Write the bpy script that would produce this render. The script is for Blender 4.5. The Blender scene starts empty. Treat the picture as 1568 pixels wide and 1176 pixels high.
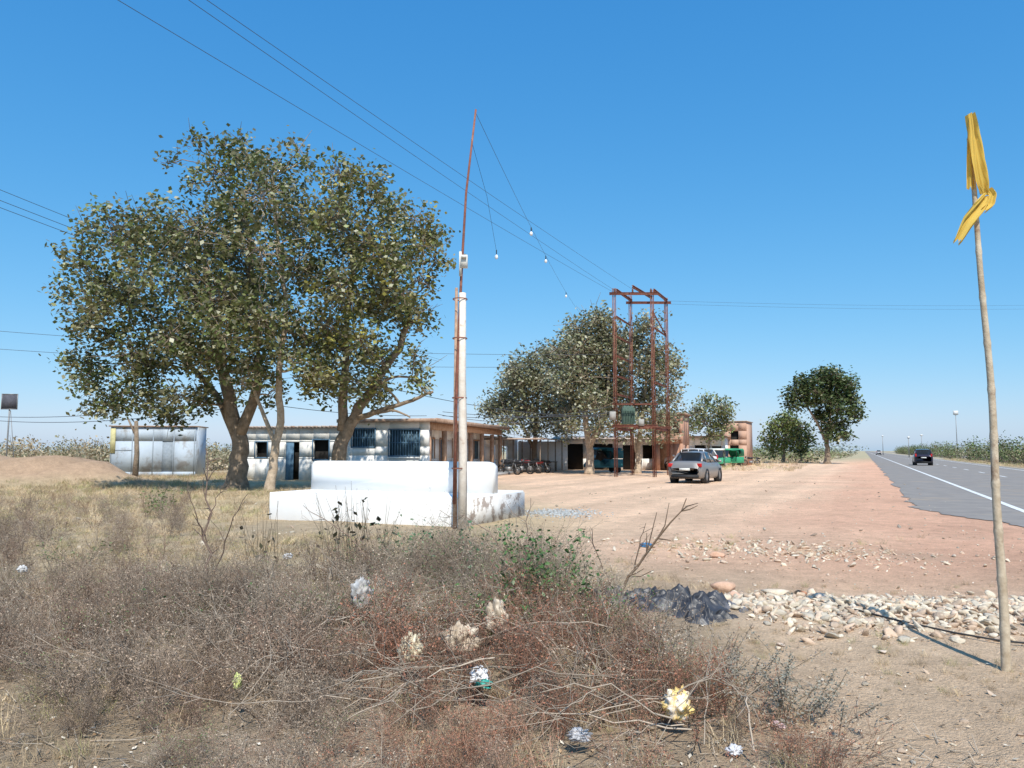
import bpy, math, random
import numpy as np
from mathutils import Vector, Matrix, noise as mnoise

rng = np.random.default_rng(11)
random.seed(11)
sc = bpy.context.scene
COL = sc.collection

# ------------------------------------------------------------------ materials
def base_mat(name):
    m = bpy.data.materials.new(name); m.use_nodes = True
    nt = m.node_tree
    b = nt.nodes['Principled BSDF']
    return m, nt, b

def pmat(name, c1, c2=None, scale=6.0, rough=0.85, metal=0.0, bump=0.0, bscale=None, attr=False, spec=0.3, detail=6, lo=0.35, hi=0.65, c3=None, s3=1.0, coat=0, t3=(.52,.68)):
    m, nt, b = base_mat(name)
    N, L = nt.nodes, nt.links
    b.inputs['Roughness'].default_value = rough
    b.inputs['Metallic'].default_value = metal
    b.inputs['Specular IOR Level'].default_value = spec
    if coat: b.inputs['Coat Weight'].default_value = coat
    tc = N.new('ShaderNodeTexCoord')
    if c2 is None: c2 = tuple(v*0.75 for v in c1)
    nz = N.new('ShaderNodeTexNoise'); nz.inputs['Scale'].default_value = scale; nz.inputs['Detail'].default_value = detail
    nz.inputs['Roughness'].default_value = 0.65
    L.new(tc.outputs['Object'], nz.inputs['Vector'])
    rp = N.new('ShaderNodeValToRGB')
    rp.color_ramp.elements[0].position = lo; rp.color_ramp.elements[1].position = hi
    rp.color_ramp.elements[0].color = (*c2, 1); rp.color_ramp.elements[1].color = (*c1, 1)
    L.new(nz.outputs['Fac'], rp.inputs['Fac'])
    out = rp.outputs['Color']
    if c3:
        n3 = N.new('ShaderNodeTexNoise'); n3.inputs['Scale'].default_value = s3; n3.inputs['Detail'].default_value = 8
        n3.inputs['Roughness'].default_value = 0.7
        L.new(tc.outputs['Object'], n3.inputs['Vector'])
        r3 = N.new('ShaderNodeValToRGB'); r3.color_ramp.elements[0].position = t3[0]; r3.color_ramp.elements[1].position = t3[1]
        L.new(n3.outputs['Fac'], r3.inputs['Fac'])
        mx = N.new('ShaderNodeMix'); mx.data_type = 'RGBA'
        L.new(r3.outputs['Color'], mx.inputs[0]); L.new(out, mx.inputs[6]); mx.inputs[7].default_value = (*c3, 1)
        out = mx.outputs[2]
    if attr:
        at = N.new('ShaderNodeAttribute'); at.attribute_name = 'Col'
        mx = N.new('ShaderNodeMix'); mx.data_type = 'RGBA'; mx.blend_type = 'MULTIPLY'; mx.inputs[0].default_value = 1
        L.new(out, mx.inputs[6]); L.new(at.outputs['Color'], mx.inputs[7])
        out = mx.outputs[2]
    L.new(out, b.inputs['Base Color'])
    if bump:
        nb = N.new('ShaderNodeTexNoise'); nb.inputs['Scale'].default_value = bscale or scale*4; nb.inputs['Detail'].default_value = 6
        L.new(tc.outputs['Object'], nb.inputs['Vector'])
        bp = N.new('ShaderNodeBump'); bp.inputs['Strength'].default_value = bump; bp.inputs['Distance'].default_value = 0.02
        L.new(nb.outputs['Fac'], bp.inputs['Height']); L.new(bp.outputs['Normal'], b.inputs['Normal'])
    return m

def leaf_mat(name, trans=0.25, rough=0.5):
    m, nt, b = base_mat(name)
    N, L = nt.nodes, nt.links
    at = N.new('ShaderNodeAttribute'); at.attribute_name = 'Col'
    L.new(at.outputs['Color'], b.inputs['Base Color'])
    b.inputs['Roughness'].default_value = rough
    b.inputs['Specular IOR Level'].default_value = 0.35
    tr = N.new('ShaderNodeBsdfTranslucent'); L.new(at.outputs['Color'], tr.inputs['Color'])
    mx = N.new('ShaderNodeMixShader'); mx.inputs[0].default_value = trans
    L.new(b.outputs[0], mx.inputs[1]); L.new(tr.outputs[0], mx.inputs[2])
    L.new(mx.outputs[0], N['Material Output'].inputs['Surface'])
    return m
def attr_mat(name, rough=.9):
    m, nt, b = base_mat(name)
    at = nt.nodes.new('ShaderNodeAttribute'); at.attribute_name='Col'
    nt.links.new(at.outputs['Color'], b.inputs['Base Color'])
    b.inputs['Roughness'].default_value=rough; b.inputs['Specular IOR Level'].default_value=.1
    return m

M_LEAF = leaf_mat('leaf', 0.26, 0.42)
M_DRY = attr_mat('dry_stems', 0.95)
M_BARK = pmat('bark', (0.34, 0.26, 0.19), (0.17, 0.13, 0.09), 5, 0.95, bump=0.6)
M_BARKL = pmat('pale_bark', (0.60, 0.48, 0.36), (0.34, 0.26, 0.18), 5, 0.95, bump=0.5)
M_WHITE = pmat('whitewash', (0.88, 0.87, 0.85), (0.85, 0.84, 0.81), 2.5, 0.9, bump=0.08, c3=(0.74, 0.69, 0.62), s3=2.2, t3=(.64,.76))
M_WHITED = pmat('whitewash_old', (0.88, 0.86, 0.82), (0.81, 0.78, 0.73), 2.0, 0.9, bump=0.15, c3=(0.60, 0.52, 0.44), s3=1.6, t3=(.62,.76))
M_BLOTCH = pmat('blotched_whitewash', (0.84, 0.82, 0.78), (0.68, 0.64, 0.59), 3.0, 0.9, bump=0.2, c3=(0.34, 0.28, 0.24), s3=3.5, t3=(.50,.58))  # whitewash broken up by dark brown-grey noise blotches
M_GREYW = pmat('blotched_plaster', (0.86, 0.84, 0.79), (0.72, 0.69, 0.64), 2.0, 0.9, bump=0.2, c3=(0.50, 0.44, 0.38), s3=1.1, t3=(.60,.72))  # off-white plaster with random darker blotches
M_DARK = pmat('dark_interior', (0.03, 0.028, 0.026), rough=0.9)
M_ROOF = pmat('roof_sheet', (0.50, 0.36, 0.27), (0.30, 0.18, 0.12), 3, 0.8, bump=0.1)
M_TIN = pmat('tin_sheet', (0.54, 0.48, 0.43), (0.36, 0.23, 0.16), 2.5, 0.6, metal=0.1)
M_BLUEW = pmat('blue_shutter', (0.07, 0.14, 0.20), (0.04, 0.08, 0.11), 5, 0.6)
M_RUST = pmat('rusty_iron', (0.29, 0.11, 0.075), (0.17, 0.07, 0.05), 7, 0.85, bump=0.3, c3=(0.36, 0.19, 0.13), s3=3)
M_STEEL = pmat('grey_steel', (0.3, 0.3, 0.3), rough=0.5, metal=0.4)
M_WIRE = pmat('wire_grey', (0.08, 0.09, 0.11), rough=0.6)
M_BRICK = pmat('brick', (0.46, 0.27, 0.19), (0.40, 0.22, 0.15), 4, 0.95, bump=0.3, c3=(0.50, 0.34, 0.25), s3=0.8)
M_STONE = pmat('stone', (1, 1, 1), (0.78, 0.76, 0.73), 14, 0.95, attr=True, bump=0.4)
M_RUBBER = pmat('rubber', (0.02, 0.02, 0.02), rough=0.85)
M_GLASS = pmat('car_glass', (0.03, 0.035, 0.04), rough=0.08, spec=0.8)
M_RED = pmat('tail_light', (0.5, 0.02, 0.015), (0.4, 0.02, 0.02), rough=0.25)
M_BLACKP = pmat('black_plastic', (0.03, 0.03, 0.032), rough=0.6)

# ------------------------------------------------------------------ mesh builder
class MB:
    def __init__(s):
        s.v=[]; s.c=[]; s.q=[]; s.t=[]; s.qm=[]; s.tm=[]; s.n=0
    def add(s, v, q=None, t=None, col=None, mat=0):
        v=np.asarray(v,dtype=np.float64).reshape(-1,3)
        if col is None: col=np.ones((len(v),3))
        col=np.asarray(col,dtype=np.float64)
        if col.ndim==1: col=np.tile(col,(len(v),1))
        s.v.append(v); s.c.append(col)
        if q is not None and len(q):
            q=np.asarray(q,dtype=np.int64)+s.n; s.q.append(q); s.qm.append(np.full(len(q),mat))
        if t is not None and len(t):
            t=np.asarray(t,dtype=np.int64)+s.n; s.t.append(t); s.tm.append(np.full(len(t),mat))
        s.n+=len(v)
    def box(s, c, size, rz=0, mat=0, M=None, bev=0):
        x,y,z=[d/2 for d in size]
        v=np.array([[-x,-y,-z],[x,-y,-z],[x,y,-z],[-x,y,-z],[-x,-y,z],[x,-y,z],[x,y,z],[-x,y,z]])
        if M is not None: v=v@np.array(M.to_3x3()).T
        if rz:
            ca,sa=math.cos(rz),math.sin(rz); v=v@np.array([[ca,sa,0],[-sa,ca,0],[0,0,1]])
        v=v+np.array(c)
        s.add(v,[[0,3,2,1],[4,5,6,7],[0,1,5,4],[1,2,6,5],[2,3,7,6],[3,0,4,7]],mat=mat)
    def b2(s, x0,x1,y0,y1,z0,z1,mat=0):
        s.box(((x0+x1)/2,(y0+y1)/2,(z0+z1)/2),(x1-x0,y1-y0,z1-z0),mat=mat)
    def tube(s, P, R, sides=6, mat=0, col=None, caps=True):
        P=np.asarray(P,float); R=np.asarray(R,float)
        if R.ndim==0: R=np.full(len(P),float(R))
        T=np.gradient(P,axis=0); T/=np.linalg.norm(T,axis=1)[:,None]+1e-9
        ref=np.array([0,0,1.0]) if abs(T[0][2])<0.9 else np.array([1.0,0,0])
        vs=[]
        a=np.arange(sides)/sides*2*math.pi
        for p,t,r in zip(P,T,R):
            u=np.cross(ref,t); u/=np.linalg.norm(u)+1e-9; w=np.cross(t,u)
            vs.append(p+r*(np.cos(a)[:,None]*u+np.sin(a)[:,None]*w))
        v=np.concatenate(vs); q=[]
        for i in range(len(P)-1):
            for j in range(sides):
                k=(j+1)%sides
                q.append([i*sides+j,i*sides+k,(i+1)*sides+k,(i+1)*sides+j])
        t=[]
        if caps:
            v=np.concatenate([v,[P[0]],[P[-1]]]); n0=len(v)-2; b=(len(P)-1)*sides
            for j in range(sides):
                k=(j+1)%sides
                t.append([n0,k,j]); t.append([n0+1,b+j,b+k])
        s.add(v,q,t,col=col,mat=mat)
    def prisms(s,P0,P1,r0,r1,col=None,mat=0):
        v,q=prism_arr(P0,P1,r0,r1)
        c=None if col is None else np.repeat(col,6,axis=0)
        s.add(v,q,col=c,mat=mat)
    def lathe(s,c,axis,prof,sides=16,mat=0):
        axis=Vector(axis).normalized(); P=[np.array(c)+np.array(axis)*o for o,_ in prof]
        u=axis.orthogonal().normalized(); w=axis.cross(u)
        u=np.array(u); w=np.array(w); a=np.arange(sides)/sides*2*math.pi
        v=np.concatenate([p+r*(np.cos(a)[:,None]*u+np.sin(a)[:,None]*w) for p,(_,r) in zip(P,prof)])
        q=[]
        for i in range(len(prof)-1):
            for j in range(sides):
                k=(j+1)%sides; q.append([i*sides+j,i*sides+k,(i+1)*sides+k,(i+1)*sides+j])
        s.add(v,q,mat=mat)
    def obj(s,name,mats,parent=None,loc=(0,0,0),rz=0,smooth=False,bevel=0):
        V=np.concatenate(s.v); C=np.concatenate(s.c)
        q=np.concatenate(s.q) if s.q else np.zeros((0,4),int); t=np.concatenate(s.t) if s.t else np.zeros((0,3),int)
        me=bpy.data.meshes.new(name)
        me.vertices.add(len(V)); me.vertices.foreach_set('co',V.astype(np.float32).ravel())
        nl=len(q)*4+len(t)*3
        me.loops.add(nl); me.loops.foreach_set('vertex_index',np.concatenate([q.ravel(),t.ravel()]).astype(np.int32))
        me.polygons.add(len(q)+len(t))
        ls=np.concatenate([np.arange(len(q))*4, len(q)*4+np.arange(len(t))*3]).astype(np.int32)
        me.polygons.foreach_set('loop_start',ls)
        mi=np.concatenate(([*s.qm] if s.qm else [])+([*s.tm] if s.tm else [])).astype(np.int32)
        me.polygons.foreach_set('material_index',mi)
        if smooth: me.polygons.foreach_set('use_smooth',np.ones(len(q)+len(t),bool))
        me.update(calc_edges=True)
        a=me.color_attributes.new('Col','FLOAT_COLOR','POINT')
        a.data.foreach_set('color',np.concatenate([C,np.ones((len(C),1))],1).astype(np.float32).ravel())
        for m in (mats if isinstance(mats,(list,tuple)) else [mats]): me.materials.append(m)
        o=bpy.data.objects.new(name,me); COL.objects.link(o)
        o.location=loc; o.rotation_euler=(0,0,rz)
        if parent: o.parent=parent
        if bevel:
            md=o.modifiers.new('bevel','BEVEL'); md.width=bevel; md.segments=2; md.limit_method='ANGLE'
        return o

def prism_arr(P0,P1,r0,r1):
    P0=np.asarray(P0,float); P1=np.asarray(P1,float); n=len(P0)
    r0=np.broadcast_to(r0,(n,)); r1=np.broadcast_to(r1,(n,))
    T=P1-P0; T=T/(np.linalg.norm(T,axis=1)[:,None]+1e-9)
    ref=np.where(np.abs(T[:,2:3])<0.8,np.array([[0,0,1.0]]),np.array([[1.0,0,0]]))
    u=np.cross(ref,T); u/=np.linalg.norm(u,axis=1)[:,None]+1e-9; w=np.cross(T,u)
    a=np.arange(3)/3*2*math.pi
    ring=np.cos(a)[None,:,None]*u[:,None,:]+np.sin(a)[None,:,None]*w[:,None,:]
    v=np.concatenate([P0[:,None,:]+ring*r0[:,None,None],P1[:,None,:]+ring*r1[:,None,None]],axis=1).reshape(-1,3)
    b=(np.arange(n)*6)[:,None,None]
    q=np.array([[0,1,4,3],[1,2,5,4],[2,0,3,5]])[None]+b
    return v,q.reshape(-1,4)

def leaves_arr(C,size,up=0.5,asp=0.7,droop=0.0):
    n=len(C); size=np.broadcast_to(size,(n,))
    nrm=rng.normal(size=(n,3)); nrm/=np.linalg.norm(nrm,axis=1)[:,None]
    nrm[:,2]=np.abs(nrm[:,2])+up; nrm/=np.linalg.norm(nrm,axis=1)[:,None]
    a=rng.normal(size=(n,3)); a[:,2]-=droop; a-=nrm*(a*nrm).sum(1)[:,None]; a/=np.linalg.norm(a,axis=1)[:,None]+1e-9
    b=np.cross(nrm,a)
    L=size[:,None]; W=L*asp
    v=np.stack([C-a*L*.5, C+b*W*.5-a*L*.08, C+a*L*.5, C-b*W*.5-a*L*.08],axis=1).reshape(-1,3)
    q=np.arange(n*4).reshape(-1,4)
    return v,q

def empty(name,loc,rz=0):
    o=bpy.data.objects.new(name,None); COL.objects.link(o); o.location=loc; o.rotation_euler=(0,0,rz); o.empty_display_size=0.3
    return o

def sstep(a,b,x):
    t=np.clip((x-a)/(b-a),0,1); return t*t*(3-2*t)

# ------------------------------------------------------------------ terrain
RD=np.array([0.413,0.911]); RQ=np.array([0.911,-0.413])   # road direction / right of road
def st(x,y): return x*RQ[0]+y*RQ[1], x*RD[0]+y*RD[1]
def xy(s,t): return s*RQ[0]+t*RD[0], s*RQ[1]+t*RD[1]
def wob(x,y,f,p=0):
    return (np.sin(f*x*1.0+1.7+p)*np.cos(f*y*0.9+.6+p)+np.sin(f*(x*.6+y*.8)*1.7+2.1*p)*.6+np.sin(f*(x*.8-y*.5)*2.9+p)*.35)/1.95
def mounds(x,y):
    m=1.25*np.exp(-(((x+23.2)/2.6)**2+((y-36)/2.0)**2))+.95*np.exp(-(((x+20.0)/1.8)**2+((y-37)/1.6)**2))+.95*np.exp(-(((x+27)/2.5)**2+((y-37)/2.2)**2))
    return m*(1+.3*wob(x,y,2.3,3)+.12*wob(x,y,6.1,1))
def hgt(x,y):
    x=np.asarray(x,float); y=np.asarray(y,float)
    s,t=st(x,y)
    d=np.hypot(x,y)
    k=sstep(2.2,-1.5,s)+sstep(17,22,s)
    near=np.exp(-(d/45)**2)
    z=k*(0.05*wob(x,y,.7)*near+0.025*wob(x,y,2.6,1)*np.exp(-(d/16)**2))
    z+=mounds(x,y)
    z+=0.12*np.exp(-(((x+0.5)/2.5)**2+((y-7.5)/1.8)**2))
    z+=0.11*np.exp(-(((x-3.8)/2.2)**2+((y-7.3)/.8)**2))
    return z

N=460; u=np.linspace(-1,1,N); g=np.sinh(7.2*u)/np.sinh(7.2)*2600
GX,GY=np.meshgrid(g,g+8)
x=GX.ravel(); y=GY.ravel(); z=hgt(x,y)
S,T=st(x,y); D=y
yard=np.array([.84,.575,.39]); dirt=np.array([.66,.475,.315]); straw=np.array([.60,.465,.285]); red=np.array([.76,.42,.28]); far=np.array([.48,.41,.26])
C=np.tile(straw,(len(x),1))
def mixc(C,c,m): return C*(1-m[:,None])+c*m[:,None]
j=wob(x,y,.55,2)*1.2
C=mixc(C,np.array([.46,.35,.24]),sstep(0,.6,wob(x,y,.35,7))*.6)
C=mixc(C,dirt,sstep(-.5,1.5,x-.06*y+j*.5)*sstep(30,20,y))
C=mixc(C,np.array([.38,.285,.195]),sstep(1.6,.6,x-.1*y)*sstep(10.5,8,y)*.8)
ym=sstep(9.5,14,y+j*1.5)*sstep(-1,2.5,x-(.45-.13*np.maximum(y-18,0))+j*.8)*sstep(6,3,S)*sstep(140,90,y)
C=mixc(C,yard,ym)
C=C*(1+ (ym*(.07*np.sin(S*2.1+.6*np.sin(T*.13))+.05*np.sin(S*4.7+1.2*np.sin(T*.09))))[:,None])
rm=sstep(-4,1,S+j)*sstep(5,3.5,S)*sstep(6,12,y)
C=mixc(C,red,rm*.75)
C=mixc(C,np.array([.52,.40,.285]),sstep(.2,.7,wob(x,y,1.1,4))*sstep(16,10,y)*.6)
C=mixc(C,np.array([.72,.58,.45]),np.exp(-(((x-4.5)/2.6)**4+((y-7.35)/.75)**2))*.7)
C=mixc(C,far,sstep(90,200,np.hypot(x,y)))
C=mixc(C,np.array([.46,.40,.31]),sstep(11,12,S)*sstep(24,18,S)*.7)
C=mixc(C,np.array([.50,.345,.23]),np.clip(mounds(x,y)*2,0,1))
mb=MB()
i=np.arange(N-1); I,J=np.meshgrid(i,i); b=(J*N+I).ravel()
mb.add(np.stack([x,y,z],1),np.stack([b,b+1,b+N+1,b+N],1),col=C)

mg,nt,bs=base_mat('soil'); Nn,L=nt.nodes,nt.links
bs.inputs['Roughness'].default_value=.97; bs.inputs['Specular IOR Level'].default_value=.1
tc=Nn.new('ShaderNodeTexCoord'); at=Nn.new('ShaderNodeAttribute'); at.attribute_name='Col'
def nz(scale,det=6,rg=.65):
    n=Nn.new('ShaderNodeTexNoise'); n.inputs['Scale'].default_value=scale; n.inputs['Detail'].default_value=det; n.inputs['Roughness'].default_value=rg
    L.new(tc.outputs['Object'],n.inputs['Vector']); return n.outputs['Fac']
def mr(o,a,b_,c,d):
    n=Nn.new('ShaderNodeMapRange'); L.new(o,n.inputs['Value'])
    for k,vv in zip(('From Min','From Max','To Min','To Max'),(a,b_,c,d)): n.inputs[k].default_value=vv
    return n.outputs[0]
def mul(a,b_):
    n=Nn.new('ShaderNodeMath'); n.operation='MULTIPLY'; L.new(a,n.inputs[0]); L.new(b_,n.inputs[1]); return n.outputs[0]
f=mul(mul(mr(nz(.35,8),.3,.7,.82,1.12),mr(nz(3.2,9,.78),.3,.7,.74,1.2)),mr(nz(38,4),.3,.7,.78,1.16))
sc_=Nn.new('ShaderNodeVectorMath'); sc_.operation='SCALE'; L.new(at.outputs['Color'],sc_.inputs[0]); L.new(f,sc_.inputs['Scale'])
mx=Nn.new('ShaderNodeMix'); mx.data_type='RGBA'; L.new(mr(nz(1.1,10,.8),.55,.67,0,.35),mx.inputs[0]); L.new(sc_.outputs[0],mx.inputs[6]); mx.inputs[7].default_value=(.46,.33,.22,1)
L.new(mx.outputs[2],bs.inputs['Base Color'])
bp=Nn.new('ShaderNodeBump'); bp.inputs['Strength'].default_value=.9; bp.inputs['Distance'].default_value=.035
ad=Nn.new('ShaderNodeMath'); ad.operation='ADD'; L.new(nz(14,8,.7),ad.inputs[0]); L.new(nz(60,3),ad.inputs[1]); L.new(ad.outputs[0],bp.inputs['Height']); L.new(bp.outputs[0],bs.inputs['Normal'])
mb.obj('ground',mg,smooth=True)

# ------------------------------------------------------------------ road
def strip(mb,pts_in,pts_out,z,mat=0):
    v=[];q=[]
    for (a,b_) in zip(pts_in,pts_out):
        v.append((*xy(*a),z)); v.append((*xy(*b_),z))
    for k in range(len(pts_in)-1): q.append([2*k,2*k+1,2*k+3,2*k+2])
    mb.add(v,q,mat=mat)
mb=MB()
ts=[-60]+list(np.arange(0,16,.25))+list(np.arange(16,30,.15))+list(np.arange(30,130,2))+[200,400,900,2200]
ins=[]
for t in ts:
    e=3.1-1.9*float(sstep(17.5,24,t))
    e+= .09*math.sin(t*2.3)+.06*math.sin(t*5.1+1)+.04*math.sin(t*13) if t<130 else 0
    ins.append((e,t))
strip(mb,ins,[(12.2,t) for t in ts],.014)
M_ASPH=pmat('asphalt',(.29,.265,.24),(.235,.215,.20),1.2,.95,bump=.3,bscale=60,c3=(.36,.29,.22),s3=.5,t3=(.55,.7),spec=.1)
mb.obj('highway_road',M_ASPH)
mb=MB()
tt=[-60]+list(range(0,200,10))+[400,900,2000]
strip(mb,[(3.55,t) for t in tt],[(3.73,t) for t in tt],.020)
strip(mb,[(11.1,t) for t in tt],[(11.28,t) for t in tt],.020)
for t in np.arange(-10,500,9): strip(mb,[(7.4,t),(7.4,t+3)],[(7.55,t),(7.55,t+3)],.020)
mb.obj('road_marking',pmat('road_paint',(.85,.85,.82),(.55,.54,.52),3,.7))
mb=MB()
tt2=[-60,0,50,100,200,400,900,2200]
strip(mb,[(20,t) for t in tt2],[(28,t) for t in tt2],.014)
mb.obj('far_carriageway_road',M_ASPH)

# ------------------------------------------------------------------ trees
def curve_pts(a,b,n=6,bow=.12,up=.15):
    a=np.array(a,float); b=np.array(b,float); L_=np.linalg.norm(b-a)
    off=rng.normal(size=3)*bow*L_; off[2]=abs(off[2])*.3-up*L_*.5
    t=np.linspace(0,1,n)[:,None]
    p=a*(1-t)+b*t+off*np.sin(t*math.pi)*.6
    p[1:-1]+=rng.normal(size=(n-2,3))*L_*.02
    return p
def tree(name,base,trunks,clumps,leaf=.17,kleaf=14,dens=30,cols=((.10,.115,.045),),bark=M_BARK,sig=.2,up=.35,twig=.013,colvar=.25,pale=.2,palec=(.42,.41,.27),rs=1.0,bare=0):
    z0=float(hgt(*base))-.05
    bk=MB(); nodes=[];
    for pts,r0,r1 in trunks:
        P=np.array(pts,float); n=len(P)
        tt=np.linspace(0,n-1,(n-1)*4+1); Q=np.stack([np.interp(tt,range(n),P[:,k]) for k in range(3)],1)
        for _ in range(2): Q[1:-1]=(Q[:-2]+2*Q[1:-1]+Q[2:])/4
        Q[1:-1]+=rng.normal(size=(len(Q)-2,3))*r0*.12
        R=np.linspace(r0,r1,len(Q)); 
        if P[0][2]<.2: R[0]*=1.5; R[1]*=1.15
        bk.tube(Q,R,9)
        for p,r in zip(Q[len(Q)//3:],R[len(Q)//3:]): nodes.append((p,r))
    cl=sorted(clumps,key=lambda c:min(np.linalg.norm(np.array(c[:3])-n_[0]) for n_ in nodes))
    lf=MB()
    for c in cl:
        cc=np.array(c[:3],float); r=c[3]*rs
        best=min(nodes,key=lambda n_:np.linalg.norm(cc-n_[0])+max(0,(n_[0][2]-cc[2]))*1.0+ (0.0 if n_[1]>.03 else .6))
        L_=np.linalg.norm(cc-best[0])
        r0=min(best[1]*.7,.03+.022*L_)
        if L_>.3:
            P=curve_pts(best[0],cc,7); R=np.linspace(r0,.022,7)
            bk.tube(P,R,5,caps=False)
            for p,rr in zip(P[2:],R[2:]): nodes.append((p,rr))
        dm=c[4] if len(c)>4 else 1.0
        dm*=random.uniform(.7,1.25)
        n=max(4,int(dens*r*r*dm*1.15))
        d=rng.normal(size=(n,3)); d/=np.linalg.norm(d,axis=1)[:,None]
        sp=cc+d*(r*rng.uniform(.15,1.25,(n,1))**.55)*np.array([1,1,.9])
        st_=cc+(sp-cc)*rng.uniform(0,.45,(n,1))+rng.normal(size=(n,3))*.08
        mid=(sp+st_)/2+rng.normal(size=(n,3))*.1*r
        bk.prisms(st_,mid,twig*1.4,twig); bk.prisms(mid,sp,twig,twig*.5)
        if bare:
            m=max(2,int(bare*r*r)); d=rng.normal(size=(m,3)); d/=np.linalg.norm(d,axis=1)[:,None]; d[:,2]+=.2
            e1=cc+d*r*.8; e2=e1+(d+rng.normal(size=(m,3))*.4)*r*.6
            bk.prisms(np.tile(cc,(m,1)),e1,twig*1.3,twig); bk.prisms(e1,e2,twig,twig*.5)
        k=kleaf
        Cc=np.repeat(sp,k,axis=0)+rng.normal(size=(n*k,3))*sig
        sz=leaf*rng.uniform(.65,1.25,n*k)
        v,q=leaves_arr(Cc,sz,up=up,droop=.6)
        base_c=np.array(cols)[rng.integers(0,len(cols),n)]*rng.uniform(1-colvar,1+colvar,(n,1))
        base_c*=rng.uniform(.8,1.15)
        cc_=np.repeat(base_c,k,axis=0)*rng.uniform(.7,1.3,(n*k,1))
        pm=rng.random(n*k)<pale
        cc_[pm]=np.array(palec)*rng.uniform(.7,1.2,(pm.sum(),1))
        lf.add(v,q,col=np.repeat(cc_,4,axis=0))
    root=empty(name,(base[0],base[1],z0))
    bk.obj('trunk_and_limbs',bark,parent=root,smooth=True)
    lf.obj('leaves',M_LEAF,parent=root)
    return root

def rel(cl,base,y0,ctr,semi,depth,reps):
    out=[]
    for (X,Z,r) in cl:
        d=min(1,math.hypot((X-ctr[0])/semi[0],(Z-ctr[1])/semi[1]))
        amp=depth*math.sqrt(max(0,1-d*d))
        n=reps if amp>depth*.5 else max(1,reps-1)
        for k in range(n):
            off=(2*(k+.5)/n-1)*amp+random.uniform(-.4,.4)
            out.append((X-base[0]+random.uniform(-.4,.4)*(n>1),y0+off-base[1],Z+random.uniform(-.35,.35)*(n>1),r*random.uniform(.8,1.05)))
    return out
PEE=((.155,.185,.065),(.12,.15,.052),(.19,.205,.08),(.215,.20,.085))
ctr=(-10,8.2); semi=(7.2,6.3)
A=[(-16.2,8.3,1.1),(-16.7,6.3,1.0),(-16,4.6,1.0),(-14.7,9.6,1.3),(-15,7.1,1.4),(-14.2,4.8,1.2),(-13.2,10.3,1.2),(-13,8.1,1.5),(-12.5,5.8,1.4),(-11.7,12.7,.65),(-10.9,13.9,.45),(-11.0,13.0,.6),(-11.2,11.6,1.2),(-11,9.6,1.5),(-10.8,7.3,1.5),(-11.2,4.9,1.0),(-15.4,3.3,.8),(-13.7,3.2,.8),(-12.2,3.6,.8),(-17.0,7.4,.6),(-15.9,9.6,.5),(-16.9,5.2,.7),(-14.5,3.9,.8),(-16.3,3.4,.5),(-12.2,12.0,.5)]
B=[(-9.5,12.5,.85),(-8.3,13.0,.55),(-9,10.8,1.4),(-8.8,8.8,1.5),(-8.5,6.5,1.4),(-9.8,5.6,1.1),(-8,4.6,.9),(-9.4,4.2,.8)]
Cc_=[(-6.9,12.0,.9),(-5.3,11.5,1.0),(-3.8,10.7,.9),(-7,10,1.4),(-5.1,9.5,1.4),(-3.4,9.2,.9),(-6.5,7.8,1.4),(-4.6,7.5,1.2),(-3.6,6.8,.6),(-5.5,5.6,1.1),(-4.1,5.2,.7),(-6,3.9,.9),(-7.2,6.2,1.3),(-3.5,8.1,.6),(-3.3,10.4,.6),(-7.4,4.4,.9),(-5,4.2,.7),(-3.6,4.1,.45)]
bA=(-11.0,31.0); bB=(-9.2,29.6); bC=(-7.0,31.5)
KW=dict(cols=PEE,leaf=.20,kleaf=14,dens=28,sig=.20,rs=.92,bare=3)
tree('peepal_tree',bA,[([(0,0,-.1),(.15,0,1.3),(.1,0,2.4),(-.6,.2,4.2),(-1.2,.3,6.5),(-1.5,0,9)],.42,.12),([(.1,0,2.2),(.9,-.3,4),(.8,-.2,6.5),(.3,0,9.5),(0,0,12.2)],.24,.07),([(0,0,2.0),(-1.2,1.2,3.8),(-2.8,1.4,5.4),(-4.2,.8,6.6)],.18,.06)],
     rel(A,bA,30,ctr,semi,4.2,3),**KW)
tree('peepal_tree',bB,[([(0,0,-.1),(.1,0,1.2),(.35,.05,2.6),(.2,0,4.6),(.5,.1,6.8),(.1,0,9.5),(-.2,0,12)],.19,.05),([(.2,0,1.8),(-.5,.2,3.2),(-1.1,0,5)],.1,.04)],
     rel(B,bB,29.5,ctr,semi,4.2,3),**{**KW,'bark':M_BARKL})
KW['cols']=PEE+((.32,.30,.08),)
tree('peepal_tree',bC,[([(0,0,-.1),(-.1,0,1.4),(.3,0,2.6),(1.3,0,4.0),(2.4,0,5.8),(3.0,0,8)],.36,.09),([(.1,0,2.4),(.1,.2,4.5),(.2,0,7),(.6,0,10.5)],.22,.06),([(.6,0,2.9),(1.8,-.6,3.2),(2.8,-.9,3.5),(3.9,-1.2,3.9)],.13,.05),([(1.6,-.5,3.1),(2.4,-1,3.2),(3.0,-1.1,2.9)],.06,.03),([(1.1,-.2,3.9),(2.2,-.6,4.6),(3.2,-.6,4.5)],.08,.03)],
     rel(Cc_,bC,30.5,ctr,semi,4.0,3),**KW)

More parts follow.
